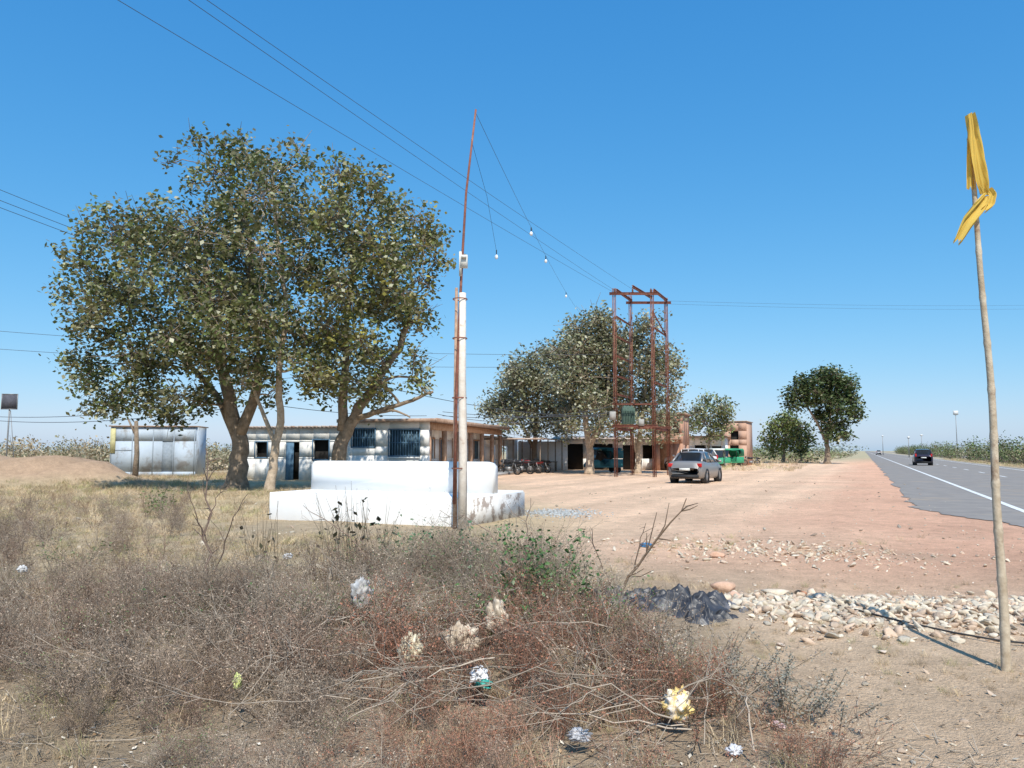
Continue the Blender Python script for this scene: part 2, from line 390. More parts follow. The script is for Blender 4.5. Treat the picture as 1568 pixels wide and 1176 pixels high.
OL=((.25,.255,.145),(.20,.215,.115),(.29,.28,.165))
def blobs(spec,base,D,depth=2.0,reps=2):
    out=[]
    for (X,Z,r) in spec:
        for k in range(reps):
            out.append((X-base[0],D+random.uniform(-depth,depth)-base[1],Z,r))
    return out
NK=dict(leaf=.25,kleaf=13,cols=OL,sig=.32,twig=.02,palec=(.46,.45,.34),bare=4)
b1=(5.1,51.5)
s1=[(4.6,9.6,1.1),(5.7,10.3,1.1),(6.6,9.3,1.2),(4.2,8.0,1.2),(5.4,8.1,1.3),(6.9,7.7,1.3),(4.6,6.3,1.3),(6.0,6.2,1.3),(7.2,5.8,1.2),(3.6,6.0,1.0),(3.2,8.4,.8),(5.2,4.6,1.1),(6.8,4.3,1.0),(7.6,8.9,.8),(4.0,4.4,1.0),(5.8,3.1,.8),(7.6,3.2,.8),(3.8,3.2,.7)]
tree('neem_tree',b1,[([(0,0,-.1),(.1,0,1.6),(-.2,0,3.2),(-.5,.1,5.5),(-.4,0,8)],.3,.08),([(0,0,1.8),(.9,.2,3.6),(1.4,0,6),(1.4,0,9)],.2,.06)],blobs(s1,b1,52,2.2,2),dens=24,bark=M_BARKL,**NK)
b2_=(8.6,53.5)
s2=[(8.4,9.2,1.0),(9.3,10.1,.9),(9.8,8.4,1.1),(8.6,7.2,1.2),(10.2,6.8,1.0),(9.3,5.4,1.2),(10.9,5.2,.8),(8.2,4.4,.9),(10.1,3.9,.9),(11.1,7.4,.5),(9.2,3.2,.8),(11.3,4.2,.5),(10.6,3.0,.6)]
tree('neem_tree',b2_,[([(0,0,-.1),(.1,0,1.8),(.4,0,3.6),(.7,.1,6),(.9,0,9)],.24,.06),([(0,0,1.5),(-.5,.2,3.2),(-.4,0,5.5)],.14,.05)],blobs(s2,b2_,53.5,1.8,2),dens=21,bark=M_BARKL,**NK)
b3=(1.6,58.0)
s3=[(1.4,8.0,1.2),(2.8,8.8,1.1),(.3,6.4,1.3),(2.0,6.5,1.3),(3.4,6.6,1.2),(-.7,5.2,1.1),(1.0,4.9,1.3),(2.8,4.8,1.3),(-.1,7.4,.8),(-1.6,4.6,.8),(-.2,3.8,1.0),(1.8,3.4,1.0),(3.6,3.6,1.0),(4.2,8.2,1.0),(4.6,5.2,1.1),(4.2,9.6,.7)]
tree('neem_tree',b3,[([(0,0,-.1),(.1,0,2),(.2,0,4),(.5,0,7)],.26,.07),([(0,0,1.8),(-.9,0,3.6),(-1.6,0,5.2)],.15,.05)],blobs(s3,b3,58,2,2),dens=23,**NK)
GR=((.085,.12,.045),(.065,.10,.037),(.12,.15,.055))
b4=(37.3,92.0)
s4=[(33.4,8.0,1.1),(34.4,9.3,1.2),(33.6,6.9,.8),(36.4,10.0,1.4),(38.0,10.3,1.4),(39.8,9.3,1.4),(40.6,7.6,1.3),(38.6,8.2,1.6),(37.0,8.4,1.3),(39.8,5.9,1.1),(38.2,6.3,1.3),(37.6,4.8,1.0),(38.9,4.6,.9),(35.4,8.6,1.0),(39.0,3.4,.9),(37.4,3.2,.7),(36.9,7.2,.9),(35.0,7.4,.9),(36.8,5.8,.8)]
tree('mango_tree',b4,[([(0,0,-.1),(.1,0,1.6),(0,0,3),(.4,0,5),(1,0,8)],.36,.1),([(0,0,2.6),(-1,.2,5),(-2.6,0,7.6)],.2,.08)],blobs(s4,b4,92,1.8,2),leaf=.40,kleaf=12,dens=16,cols=GR,sig=.36,twig=.03,pale=.05,rs=.92)
b5=(34.5,99.0)
s5=[(33.6,4.6,1.2),(35.2,5.2,1.3),(36.6,4.6,1.3),(34.4,3.2,1.3),(36.2,3.0,1.3),(37.6,3.3,1.1),(32.8,3.0,1.0),(33.5,1.9,1.0),(37.3,1.8,1.0)]
tree('mango_tree',b5,[([(0,0,-.1),(.2,0,1.5),(.4,0,4)],.25,.08)],blobs(s5,b5,99,1.5,2),leaf=.38,kleaf=11,dens=14,cols=((.19,.23,.075),(.16,.20,.065)),sig=.36,twig=.03,pale=.05)
b6=(19.2,76.0)
s6=[(18.0,5.4,1.0),(19.2,6.4,.9),(20.4,5.8,1.0),(18.8,4.4,1.1),(20.3,4.2,1.1),(17.6,4.0,.8),(21.0,4.9,.7),(19.6,3.2,.9)]
tree('neem_tree',b6,[([(0,0,-.1),(.1,0,1.5),(.2,0,4)],.2,.07)],blobs(s6,b6,76,1.4,2),leaf=.3,kleaf=11,dens=14,cols=((.18,.22,.085),(.22,.23,.10)),sig=.33,twig=.025)

def leafmass(name,bl,leaf,dens,cols,up=.4,stems=True):
    lf=MB(); col=np.array(cols)
    for (X,Y,Z,rx,ry,rz) in bl:
        n=max(20,int(dens*4*rx*rz/(leaf**2)))
        d=rng.normal(size=(n,3)); d/=np.linalg.norm(d,axis=1)[:,None]
        P=np.array([X,Y,Z])+d*(rng.uniform(.1,1.1,(n,1))**.5)*np.array([rx,ry,rz])*(1+.2*np.sin(d[:,0:1]*7+X)*np.cos(d[:,2:3]*6))
        P[:,2]=np.maximum(P[:,2],.03)
        v,q=leaves_arr(P,leaf*rng.uniform(.6,1.4,n),up=up)
        c=col[rng.integers(0,len(col))]*rng.uniform(.8,1.2)
        cc=np.repeat(c[None]*rng.uniform(.6,1.35,(n,1)),4,axis=0)
        lf.add(v,q,col=cc)
        if stems:
            m=8; e=np.array([X,Y,Z])+rng.normal(size=(m,3))*np.array([rx,ry,rz])*.6
            e[:,2]=np.clip(e[:,2],.2,Z+rz)
            s0=np.tile([X,Y,0.0],(m,1))+rng.normal(size=(m,3))*np.array([rx*.3,ry*.3,0]); s0[:,2]=0
            lf.prisms(s0,e,.03,.01,col=np.tile([.2,.16,.12],(m,1)))
    return lf.obj(name,M_DRY)
hb=[]
for t in np.concatenate([np.arange(40,140,1.4),np.arange(140,460,3.2)]):
    s=random.uniform(15.0,18.2); X,Y=xy(s,t); h=random.uniform(1.2,1.95)*(1 if t<140 else 1.1)
    hb.append((X,Y,h*.85,random.uniform(1.2,2.0),random.uniform(1.2,2.2),h))
leafmass('roadside_hedge',hb,.26,1.0,((.13,.17,.075),(.17,.195,.09),(.10,.14,.06),(.22,.20,.12)))
hb=[]
for k in range(150):
    X=random.uniform(-85,-10); Y=random.uniform(66,120); h=random.uniform(.7,1.9)
    hb.append((X,Y,h*.8,random.uniform(1.5,3.4),random.uniform(1.5,3),h))
for k in range(26):
    X=random.uniform(-48,-22); Y=random.uniform(50,64); h=random.uniform(.5,1.1)
    hb.append((X,Y,h*.7,random.uniform(1.2,2.4),random.uniform(1.2,2),h))
leafmass('field_scrub',hb,.24,.8,((.24,.22,.14),(.32,.26,.17),(.38,.31,.21),(.22,.21,.13)),up=.1)
hb=[]
for k in range(90):
    t=random.uniform(100,330); s=random.uniform(-26,-4); X,Y=xy(s,t); h=random.uniform(.6,1.6)
    if s>-8: h*=.5
    hb.append((X,Y,h*.8,random.uniform(1.5,3),random.uniform(1.5,3),h))
leafmass('verge_scrub',hb,.34,.7,((.20,.22,.10),(.16,.19,.08),(.32,.28,.17)))
hb=[]
for k in range(260):
    az=math.radians(random.uniform(-45,52)); d=random.uniform(330,700)
    X,Y=d*math.sin(az),d*math.cos(az); s,t=st(X,Y)
    if -3<s<32: continue
    h=random.uniform(1.5,3.6)
    hb.append((X,Y,h*.7,random.uniform(5,12),random.uniform(4,8),h))
leafmass('distant_treeline',hb,1.0,.9,((.30,.35,.32),(.34,.38,.34),(.27,.32,.30)),stems=False)  # pale grey-green leaf colours put distance haze into the foliage

# ------------------------------------------------------------------ dry brush & grass
def shrub_template(stems=9,h=.5,spread=.35,seg=4,sub=3,sub2=2,r=.004,up=.7,nl=2,rmin=.0013):
    P0=[];P1=[];R0=[];R1=[];tips=[]
    def grow(p,d,L_,r_,lvl):
        n=seg if lvl==0 else (3 if lvl==1 else 2)
        for k in range(n):
            d=d+rng.normal(size=3)*.22; d[2]+=.06; d/=np.linalg.norm(d)
            q=p+d*L_/n; rr=r_*(1-.6*(k+1)/n)
            P0.append(p);P1.append(q);R0.append(r_*(1-.6*k/n));R1.append(rr)
            if lvl<2:
                for _ in range(sub if lvl==0 else sub2):
                    if rng.random()<.75:
                        dd=d+rng.normal(size=3)*.75; dd/=np.linalg.norm(dd)
                        grow(q,dd,L_*rng.uniform(.3,.5),rr*.7,lvl+1)
            p=q
        tips.append(p)
    for _ in range(stems):
        a=rng.uniform(0,6.28); d=np.array([math.cos(a)*spread/h,math.sin(a)*spread/h,up])*1.0
        d+=rng.normal(size=3)*.25; d[2]=abs(d[2]); d/=np.linalg.norm(d)
        grow(np.array([math.cos(a),math.sin(a),0])*rng.uniform(0,.06),d,h*rng.uniform(.7,1.2),r,0)
    v,q=prism_arr(np.array(P0),np.array(P1),np.maximum(np.array(R0),rmin*1.2),np.maximum(np.array(R1),rmin))
    tips=np.array(tips)
    lc=np.repeat(tips,nl,axis=0)+rng.normal(size=(len(tips)*nl,3))*.014
    lv,lq=leaves_arr(lc,.014*rng.uniform(.6,1.6,len(lc)),up=.2,asp=.6)
    return v,q,lv,lq
def scatter(mb,temps,pos,scale,cols,leafcols=None,tilt=.15,sq=None):
    n=len(pos)
    idx=rng.integers(0,len(temps),n); rz=rng.uniform(0,6.28,n)
    for ti,(v,q,lv,lq) in enumerate(temps):
        w=np.where(idx==ti)[0]
        if not len(w): continue
        V=np.concatenate([v,lv]) if lv is not None else v
        Q=np.concatenate([q,lq+len(v)]) if lv is not None else q
        nv=len(V)
        ca,sa=np.cos(rz[w]),np.sin(rz[w]); s_=scale[w]
        X=(V[None,:,0]*ca[:,None]-V[None,:,1]*sa[:,None])*s_[:,None]
        Y=(V[None,:,0]*sa[:,None]+V[None,:,1]*ca[:,None])*s_[:,None]
        Z=np.repeat(V[None,:,2],len(w),0)*s_[:,None]*(1 if sq is None else sq)
        tx=rng.normal(size=len(w))*tilt; ty=rng.normal(size=len(w))*tilt
        X=X+Z*tx[:,None]; Y=Y+Z*ty[:,None]
        P=np.stack([X,Y,Z],2)+pos[w][:,None,:]
        F=(Q[None]+(np.arange(len(w))*nv)[:,None,None]).reshape(-1,4)
        cc=np.repeat(cols[w][:,None,:],nv,1)*rng.uniform(.65,1.35,(1,nv,1))
        if leafcols is not None and lv is not None: cc[:,len(v):]=leafcols[w][:,None,:]*rng.uniform(.6,1.4,(1,nv-len(v),1))
        mb.add(P.reshape(-1,3),F,col=cc.reshape(-1,3))
def place(x,y,dz=0): return np.stack([x,y,hgt(x,y)+dz],1)
def rb(y): # right boundary of brush
    return np.interp(y,[3,4,5.0,5.8,6.5,7.5,9,12,16],[1.75,1.55,1.2,.95,.8,.7,.45,.2,-.4])
T1=[shrub_template(8,.5,.34,sub=2,sub2=1) for _ in range(5)]
T2=[shrub_template(11,.45,.14,seg=4,sub=2,sub2=1,up=1.2,r=.003) for _ in range(4)]
T3=[shrub_template(5,.75,.5,seg=6,sub=2,sub2=1,up=.6,r=.007,nl=1,rmin=.0017) for _ in range(4)]
cpal=np.array([[.33,.25,.185],[.27,.20,.15],[.42,.34,.26],[.27,.18,.13],[.36,.28,.21],[.20,.155,.12]])
LIT=[(-.68,5.35),(-.37,5.55),(-.12,5.9),(-.2,4.85),(.92,4.45),(-1.22,6.4),(-1.62,4.7),(.35,4.2),(1.15,4.15)]
def clearlit(x,y,h=1.0):
    k=np.ones(len(x),bool)
    for (a,b_) in LIT: k&=~((np.abs(x-a)<.15)&(y>b_-.65*h)&(y<b_+.08))
    return k
mb=MB()
n=1080; yy=3.3+rng.random(n)**.9*6.4; xl=-.80*yy-.6; xx=xl+(rb(yy)-xl)*rng.random(n)
dn=wob(xx,yy,1.9,6)+.5*wob(xx,yy,4.3,2)+rng.normal(size=n)*.22
k=(dn>-.3)|((xx>-1.0)&(rng.random(n)<.45)); k&=~((xx<-1.2)&(yy>9.3)); k&=clearlit(xx,yy); xx,yy=xx[k],yy[k]; n=len(xx)
ci=(np.clip((wob(xx,yy,1.3,9)+1)*3+rng.normal(size=n)*1.2,0,5)).astype(int)
cc=cpal[ci]*rng.uniform(.7,1.2,(n,1))
lc=cc*1.15
m=(xx>-.9)&(yy<6.8)&(rng.random(n)<.6); lc[m]=np.array([.38,.17,.11]); cc[m]*=np.array([1.05,.80,.72])
m=(xx>-1.8)&(yy>6.0)&(yy<8.8)&(rng.random(n)<.4); lc[m]=np.array([.13,.20,.08])
m=(rng.random(n)<.06); lc[m]=np.array([.18,.23,.10])
sz=rng.uniform(.45,.95,n); sz[xx<-1.5]*=.85; sz[yy<4.6]*=.62
half=rng.random(n)<.5
scatter(mb,T1,place(xx,yy)[half],sz[half],cc[half],lc[half])
scatter(mb,T2,place(xx,yy)[~half],sz[~half],cc[~half],lc[~half])
n=60; yy=rng.uniform(4.6,9.2,n); xx=-.62*yy+(rb(yy)-.2+.62*yy)*rng.random(n)**.7; k=clearlit(xx,yy); xx,yy=xx[k],yy[k]; n=len(xx)
scatter(mb,T3,place(xx,yy),rng.uniform(.4,.85,n),np.array([[.42,.34,.26]])*rng.uniform(.5,1.1,(n,1)),None,tilt=.4)
n=320; yy=rng.uniform(9.5,24,n); xx=-.75*yy+(rb(np.minimum(yy,16))+.75*yy)*rng.random(n)
kp=(xx<-.40*yy-.3)|(yy<10.3); xx,yy=xx[kp],yy[kp]; n=len(xx)
cc=cpal[rng.integers(0,6,n)]*rng.uniform(.8,1.2,(n,1))
scatter(mb,T1+T2,place(xx,yy),rng.uniform(.5,1.05,n),cc,cc)
mb.obj('dry_brush',M_DRY)

def grass_template(nb,h,rad,w):
    a=rng.uniform(0,6.28,nb); r_=rad*np.sqrt(rng.random(nb)); p=np.stack([np.cos(a)*r_,np.sin(a)*r_,np.zeros(nb)],1)
    d=rng.normal(size=(nb,3))*.45; d[:,2]=1; H=h*rng.uniform(.4,1.1,nb)[:,None]
    m=p+d*H*.55; d2=d+rng.normal(size=(nb,3))*.5; d2[:,2]=rng.uniform(.2,.9,nb); t=m+d2*H*.45
    sd=rng.normal(size=(nb,3)); sd[:,2]=0; sd/=np.linalg.norm(sd,axis=1)[:,None]; W=w
    v=np.stack([p-sd*W,p+sd*W,m+sd*W*.7,m-sd*W*.7,t+sd*W*.2,t-sd*W*.2],1).reshape(-1,3)
    b=(np.arange(nb)*6)[:,None,None]
    q=(np.array([[0,1,2,3],[3,2,4,5]])[None]+b).reshape(-1,4)
    return v,q,None,None
G1=[grass_template(34,.22,.12,.0022) for _ in range(5)]
G2=[grass_template(40,.28,.3,.006) for _ in range(5)]
mb=MB()
gp=np.array([[.60,.46,.28],[.52,.40,.26],[.66,.52,.34],[.44,.33,.22],[.40,.37,.18]])
def gsc(T_,x,y,s0,s1,br=1):
    n=len(x); scatter(mb,T_,place(x,y),rng.uniform(s0,s1,n),gp[rng.integers(0,5,n)]*rng.uniform(.75,1.2,(n,1))*br)
n=1700; yy=3.2+rng.random(n)*10; xl=-.8*yy-.5; xx=xl+(rb(yy)+.3-xl)*rng.random(n); k=(wob(xx,yy,1.7,8)+rng.normal(size=n)*.3>-.1)&clearlit(xx,yy,.5); gsc(G1,xx[k],yy[k],.35,.9,.9)
n=1100; yy=3.2+rng.random(n)*6; xx=rb(yy)+(.85*yy-rb(yy))*rng.random(n); k=wob(xx,yy,1.4,3)+rng.normal(size=n)*.3>.1; gsc(G1,xx[k],yy[k],.15,.42,.85)
n=900; yy=rng.uniform(8,22,n); xx=.2*yy+rng.normal(size=n)*.25*yy; k=(wob(xx,yy,.8,5)>.15)&(st(xx,yy)[0]<1)&(xx>.3)&(yy<14); gsc(G1,xx[k],yy[k],.25,.6)
n=6000; yy=11+rng.random(n)**1.2*42; xl=-.8*yy; xr=np.where(yy<17,0,-.12*yy-1.5); xx=xl+(xr-xl)*rng.random(n)
k=~((xx>-14)&(xx<-2)&(yy>34))&(wob(xx,yy,.4,1)+rng.normal(size=n)*.5>-.3)&~((xx>-5.5)&(yy>14.5)&(yy<20))&(mounds(xx,yy)<.25); sc0=np.clip(.35+.02*(yy[k]-10),.3,1)
nn=k.sum(); scatter(mb,G2,place(xx[k],yy[k]),rng.uniform(.5,1.25,nn)*sc0,gp[rng.integers(0,5,nn)]*rng.uniform(.65,1.15,(nn,1)))
n=700; t=rng.uniform(60,200,n); s=rng.uniform(-28,-5,n); xx,yy=xy(s,t); gsc(G2,xx,yy,.8,2)
n=500; t=rng.uniform(10,160,n); s=rng.uniform(12.8,15.5,n); xx,yy=xy(s,t); gsc(G2,xx,yy,.6,1.4)
mb.obj('dry_grass',M_DRY)
mb=MB()
n=12000; yy=3.3+rng.random(n)**1.4*12; xx=-.8*yy+(1.6*yy)*rng.random(n); k=(xx<rb(yy)+.6)|(rng.random(n)<.3); xx,yy=xx[k],yy[k]; n=len(xx)
v,q=leaves_arr(place(xx,yy,.012),.03*rng.uniform(.4,1.5,n),up=1.5,asp=.5)
lp=np.array([[.55,.43,.30],[.36,.25,.16],[.26,.18,.12],[.70,.62,.50],[.42,.27,.15]])
mb.add(v,q,col=np.repeat(lp[rng.integers(0,5,n)]*rng.uniform(.6,1.2,(n,1)),4,axis=0))
n=3500; yy=3.4+rng.random(n)**1.3*9; xx=-.8*yy+(rb(yy)+.9+.8*yy)*rng.random(n); a=rng.uniform(0,6.28,n); Lg=rng.uniform(.04,.22,n)
p0=place(xx,yy,.01); p1=place(xx+np.cos(a)*Lg,yy+np.sin(a)*Lg,.01); p1[:,2]+=rng.uniform(0,.05,n)
mb.prisms(p0,p1,.0028,.0016,col=np.array([[.5,.42,.33]])*rng.uniform(.4,1.2,(n,1)))
mb.obj('leaf_litter',M_DRY)

mb=MB()
def arc(a,b,h,r,sub=5,col=(.44,.36,.28)):
    a=np.array(a,float); b=np.array(b,float); t=np.linspace(0,1,9)[:,None]
    P=a*(1-t)+b*t; P[:,2]+=(np.sin(t[:,0]*math.pi)*h); P[1:-1]+=rng.normal(size=(7,3))*.03*np.linalg.norm(b-a)*.6
    mb.tube(P,np.linspace(r,r*.35,9),4,col=np.array(col)*rng.uniform(.55,1.15),caps=False)
    for _ in range(sub):
        k=rng.integers(2,8); d=(P[k]-P[k-1]); d/=np.linalg.norm(d); d=d+rng.normal(size=3)*.6; d/=np.linalg.norm(d)
        L_=rng.uniform(.1,.35); q1=P[k]+d*L_*.5; q2=q1+(d+rng.normal(size=3)*.35)*L_*.5
        mb.prisms([P[k],q1],[q1,q2],[r*.5,r*.4],[r*.4,r*.2],col=np.tile(np.array(col)*.9,(2,1)))
for k in range(210):
    y0=rng.uniform(4.0,8.6); x0=rng.uniform(-.36*y0,rb(y0)-.1)
    az=rng.uniform(0,6.28); L_=rng.uniform(.4,1.4)
    x1=x0+math.cos(az)*L_; y1=max(3.9,y0+math.sin(az)*L_*.7)
    if x1>rb(y1): x1=rb(y1)-.2
    arc((x0,y0,rng.uniform(.02,.3)),(x1,y1,rng.uniform(.05,.4)),rng.uniform(0,.12),rng.uniform(.0025,.0065))
DK=(.22,.155,.12)
arc((-3.45,9,0),(-3.55,9.0,1.58),.02,.016,8,DK); arc((-3.5,9,.5),(-3.75,9.0,1.1),.02,.008,4,DK)
arc((-3.4,8.9,0.05),(-3.05,9.0,1.05),.1,.009,3,DK); arc((-3.5,9,.75),(-3.3,9,1.25),.0,.007,3,DK)
arc((.95,7.7,0),(1.72,7.7,1.08),.02,.016,8,(.22,.15,.10)); arc((1.2,7.7,.4),(1.3,7.6,.85),.02,.007,4,(.24,.17,.12))
arc((1.0,7.6,.1),(.75,7.6,.7),.02,.007,4,DK)
arc((.1,8.2,.1),(.2,8.3,1.05),.02,.008,5,(.3,.22,.17))
arc((-1.2,8.2,.1),(-2.3,8.6,.95),.1,.008,5,DK); arc((.3,8.0,.1),(-.8,8.6,.9),.15,.007,5,DK)
mb.obj('thorn_branches',M_DRY)

def weed(name,x0,y0,w,h,n,ls,cols):
    mb=MB(); z0=float(hgt(x0,y0)); m=26
    b0=np.stack([x0+rng.normal(size=m)*w*.3,y0+rng.normal(size=m)*w*.3,np.full(m,z0)],1)
    e=b0+np.stack([rng.normal(size=m)*w*.5,rng.normal(size=m)*w*.4,h*rng.uniform(.5,1.1,m)],1)
    mb.prisms(b0,e,.004,.0018,col=np.tile([.26,.20,.13],(m,1)))
    k=rng.integers(0,m,n); t=rng.uniform(.35,1,(n,1)); P=b0[k]*(1-t)+e[k]*t+rng.normal(size=(n,3))*ls*.8
    v,q=leaves_arr(P,ls*rng.uniform(.6,1.3,n),up=.4,asp=.6)
    mb.add(v,q,col=np.repeat(np.array(cols)[rng.integers(0,len(cols),n)]*rng.uniform(.7,1.3,(n,1)),4,axis=0))
    mb.obj(name,M_LEAF)
GRN=((.09,.17,.05),(.12,.21,.07))
weed('green_weed',.35,6.9,.6,.68,900,.045,GRN)
weed('green_weed',.05,6.2,.5,.5,340,.04,GRN)
weed('green_weed',-.4,8.4,.8,.65,420,.045,((.09,.18,.09),(.14,.22,.10)))
weed('green_weed',-1.3,8.9,.7,.6,260,.045,((.09,.18,.09),(.14,.22,.10)))
weed('green_weed',-2.6,6.4,.7,.4,160,.03,GRN)
weed('green_weed',.8,6.4,.5,.4,240,.035,GRN)
weed('peepal_sapling',-1.75,9.2,.35,1.05,34,.09,((.05,.05,.03),(.09,.08,.04)))
weed('peepal_sapling',-2.1,9.6,.3,.95,22,.085,((.05,.05,.03),(.09,.08,.04)))
weed('peepal_sapling',-3.0,9.6,.3,.85,16,.08,((.05,.05,.03),(.09,.08,.04)))
weed('green_weed',-8.2,18.0,.5,.75,320,.06,((.20,.26,.09),(.16,.22,.08)))
weed('green_weed',-5.8,10.5,.7,.4,200,.04,((.18,.22,.09),(.16,.20,.08)))
weed('grey_weed',1.6,4.6,.5,.40,2200,.018,((.28,.27,.21),(.33,.30,.24)))
weed('grey_weed',1.25,5.1,.5,.38,1400,.018,((.30,.28,.22),(.34,.28,.23)))
weed('red_weed',.25,5.4,.9,.38,1800,.016,((.38,.15,.09),(.44,.22,.13)))
weed('red_weed',-.6,5.9,.9,.38,1500,.016,((.38,.17,.11),(.44,.24,.15)))
weed('red_weed',.7,4.5,.8,.30,1200,.014,((.38,.17,.11),(.44,.24,.15)))

# ------------------------------------------------------------------ stones
def ico(sub):
    import bmesh
    bm=bmesh.new(); bmesh.ops.create_icosphere(bm,subdivisions=sub,radius=1)
    v=np.array([p.co[:] for p in bm.verts]); t=np.array([[q.index for q in f.verts] for f in bm.faces]); bm.free(); return v,t
iv,it=ico(2)
def stone_t():
    v=iv.copy()
    for _ in range(11):
        d=rng.normal(size=3); d/=np.linalg.norm(d); h=rng.uniform(.35,.75); k=v@d; o=k>h
        v[o]-=np.outer(k[o]-h,d)
    return v*np.array([1,rng.uniform(.55,.9),rng.uniform(.35,.65)])
ST=[stone_t() for _ in range(10)]
def stones(mb,x,y,s,cols,lift=.2):
    n=len(x); pos=place(x,y); idx=rng.integers(0,10,n); rz=rng.uniform(0,6.28,n); tl_=rng.normal(size=(n,2))*.35
    for ti in range(10):
        w=np.where(idx==ti)[0]
        if not len(w): continue
        V=ST[ti]; ca,sa=np.cos(rz[w])[:,None],np.sin(rz[w])[:,None]; S_=s[w][:,None]
        Z=V[None,:,2]+V[None,:,0]*tl_[w][:,0:1]+V[None,:,1]*tl_[w][:,1:2]
        P=np.stack([(V[:,0]*ca-V[:,1]*sa)*S_,(V[:,0]*sa+V[:,1]*ca)*S_,Z*S_+S_*lift],2)+pos[w][:,None,:]
        F=(it[None]+(np.arange(len(w))*len(V))[:,None,None]).reshape(-1,3)
        mb.add(P.reshape(-1,3),t=F,col=np.repeat(cols[w],len(V),axis=0))
sp=np.array([[.78,.65,.49],[.74,.57,.43],[.84,.73,.57],[.66,.49,.36],[.74,.66,.54]])
def scol(n,b=1): return sp[rng.integers(0,5,n)]*rng.uniform(.65,1.08,(n,1))*b
mb=MB()
n=7500; xx=rng.uniform(1.95,8.5,n); yy=7.4-.05*(xx-2)+rng.normal(size=n)*.45; k=(yy>6.1)&(yy<8.7)&(xx>1.95+.3*rng.random(n)); xx,yy=xx[k],yy[k]; n=len(xx)
stones(mb,xx,yy,.010+.075*rng.random(n)**2.4,scol(n,.97))
mb.obj('rubble_heap',M_STONE)
mb=MB()
n=850; xx=4.0+rng.normal(size=n)*1.1; yy=12.0+rng.normal(size=n)*.7-.25*(xx-4); stones(mb,xx,yy,.015+.055*rng.random(n)**2.3,scol(n))
n=2600; yy=3.8+rng.random(n)**1.3*26; xx=rb(np.minimum(yy,16))+(.8*yy)*rng.random(n); k=st(xx,yy)[0]<2.6; xx,yy=xx[k],yy[k]; n=len(xx)
stones(mb,xx,yy,.005+.035*rng.random(n)**4,scol(n,.85))
n=160; yy=rng.uniform(9,30,n); xx=-yy*rng.uniform(.1,.7,n); stones(mb,xx,yy,.03+.08*rng.random(n)**2,scol(n,.8))
n=90; t=rng.uniform(14,50,n); s=rng.uniform(-9,2,n); xx,yy=xy(s,t); stones(mb,xx,yy,.03+.05*rng.random(n)**2,scol(n,.6))
mb.obj('loose_stones',M_STONE)
for (X,Y,s_,c) in [(2.95,11.4,.16,(.66,.42,.30)),(2.25,8.35,.20,(.68,.44,.31)),(2.7,8.1,.20,(.80,.66,.50)),(2.2,7.85,.13,(.70,.46,.35)),(3.05,8.4,.10,(.5,.24,.15)),(3.1,7.9,.11,(.74,.6,.48)),(.05,11.6,.14,(.66,.48,.38)),(2.1,6.2,.05,(.66,.52,.42)),(2.8,6.0,.05,(.72,.6,.5)),(2.45,7.3,.10,(.72,.6,.48)),(3.6,7.9,.12,(.75,.62,.5))]:
    mb=MB(); v=ST[rng.integers(0,10)]*s_; v[:,2]*=.9; mb.add(v+np.array([0,0,s_*.2]),t=it,col=np.array(c)); mb.obj('boulder',M_STONE,loc=(X,Y,float(hgt(X,Y))))
mb=MB(); n=900; xx=1.15+rng.normal(size=n)*.45; yy=19.2+rng.normal(size=n)*.55
stones(mb,xx,yy,rng.uniform(.02,.045,n),np.array([[.50,.52,.52]])*rng.uniform(.7,1.2,(n,1)))
mb.obj('gravel_pile',M_STONE)

# ------------------------------------------------------------------ litter
v4,t4=ico(4)
def crumple(name,loc,size,col,seed,colb=None,rough=.5,parent=None):
    r=np.random.default_rng(seed); v=v4.copy(); disp=np.zeros(len(v))
    for k in range(22):
        d=r.normal(size=3); d/=np.linalg.norm(d); f=r.uniform(1.2,4.5); disp+=np.abs(((v@d)*f+r.random())%1-.5)*(1.4/f)
    disp/=disp.mean()
    v=v*(.25+disp[:,None]**1.8*.75); v=v*np.array(size)*.8
    v[:,2]=np.maximum(v[:,2],-size[2]*.55); v[:,2]+=size[2]*.5
    mb=MB(); mb.add(v,t=t4)
    m=pmat(name+'_plastic',col,colb or tuple(c*.7 for c in col),9,rough,spec=.5,lo=.45,hi=.55)
    return mb.obj(name,m,loc=(loc[0],loc[1],float(hgt(*loc[:2]))+loc[2]),rz=r.uniform(0,6),parent=parent)
root=empty('discarded_tarpaulin',(1.55,7.1,0))
mt=pmat('tarpaulin_cloth',(.06,.062,.072),(.028,.028,.033),5,.45,spec=.5,c3=(.16,.16,.18),s3=2.2,t3=(.54,.6),bump=.5,bscale=12)
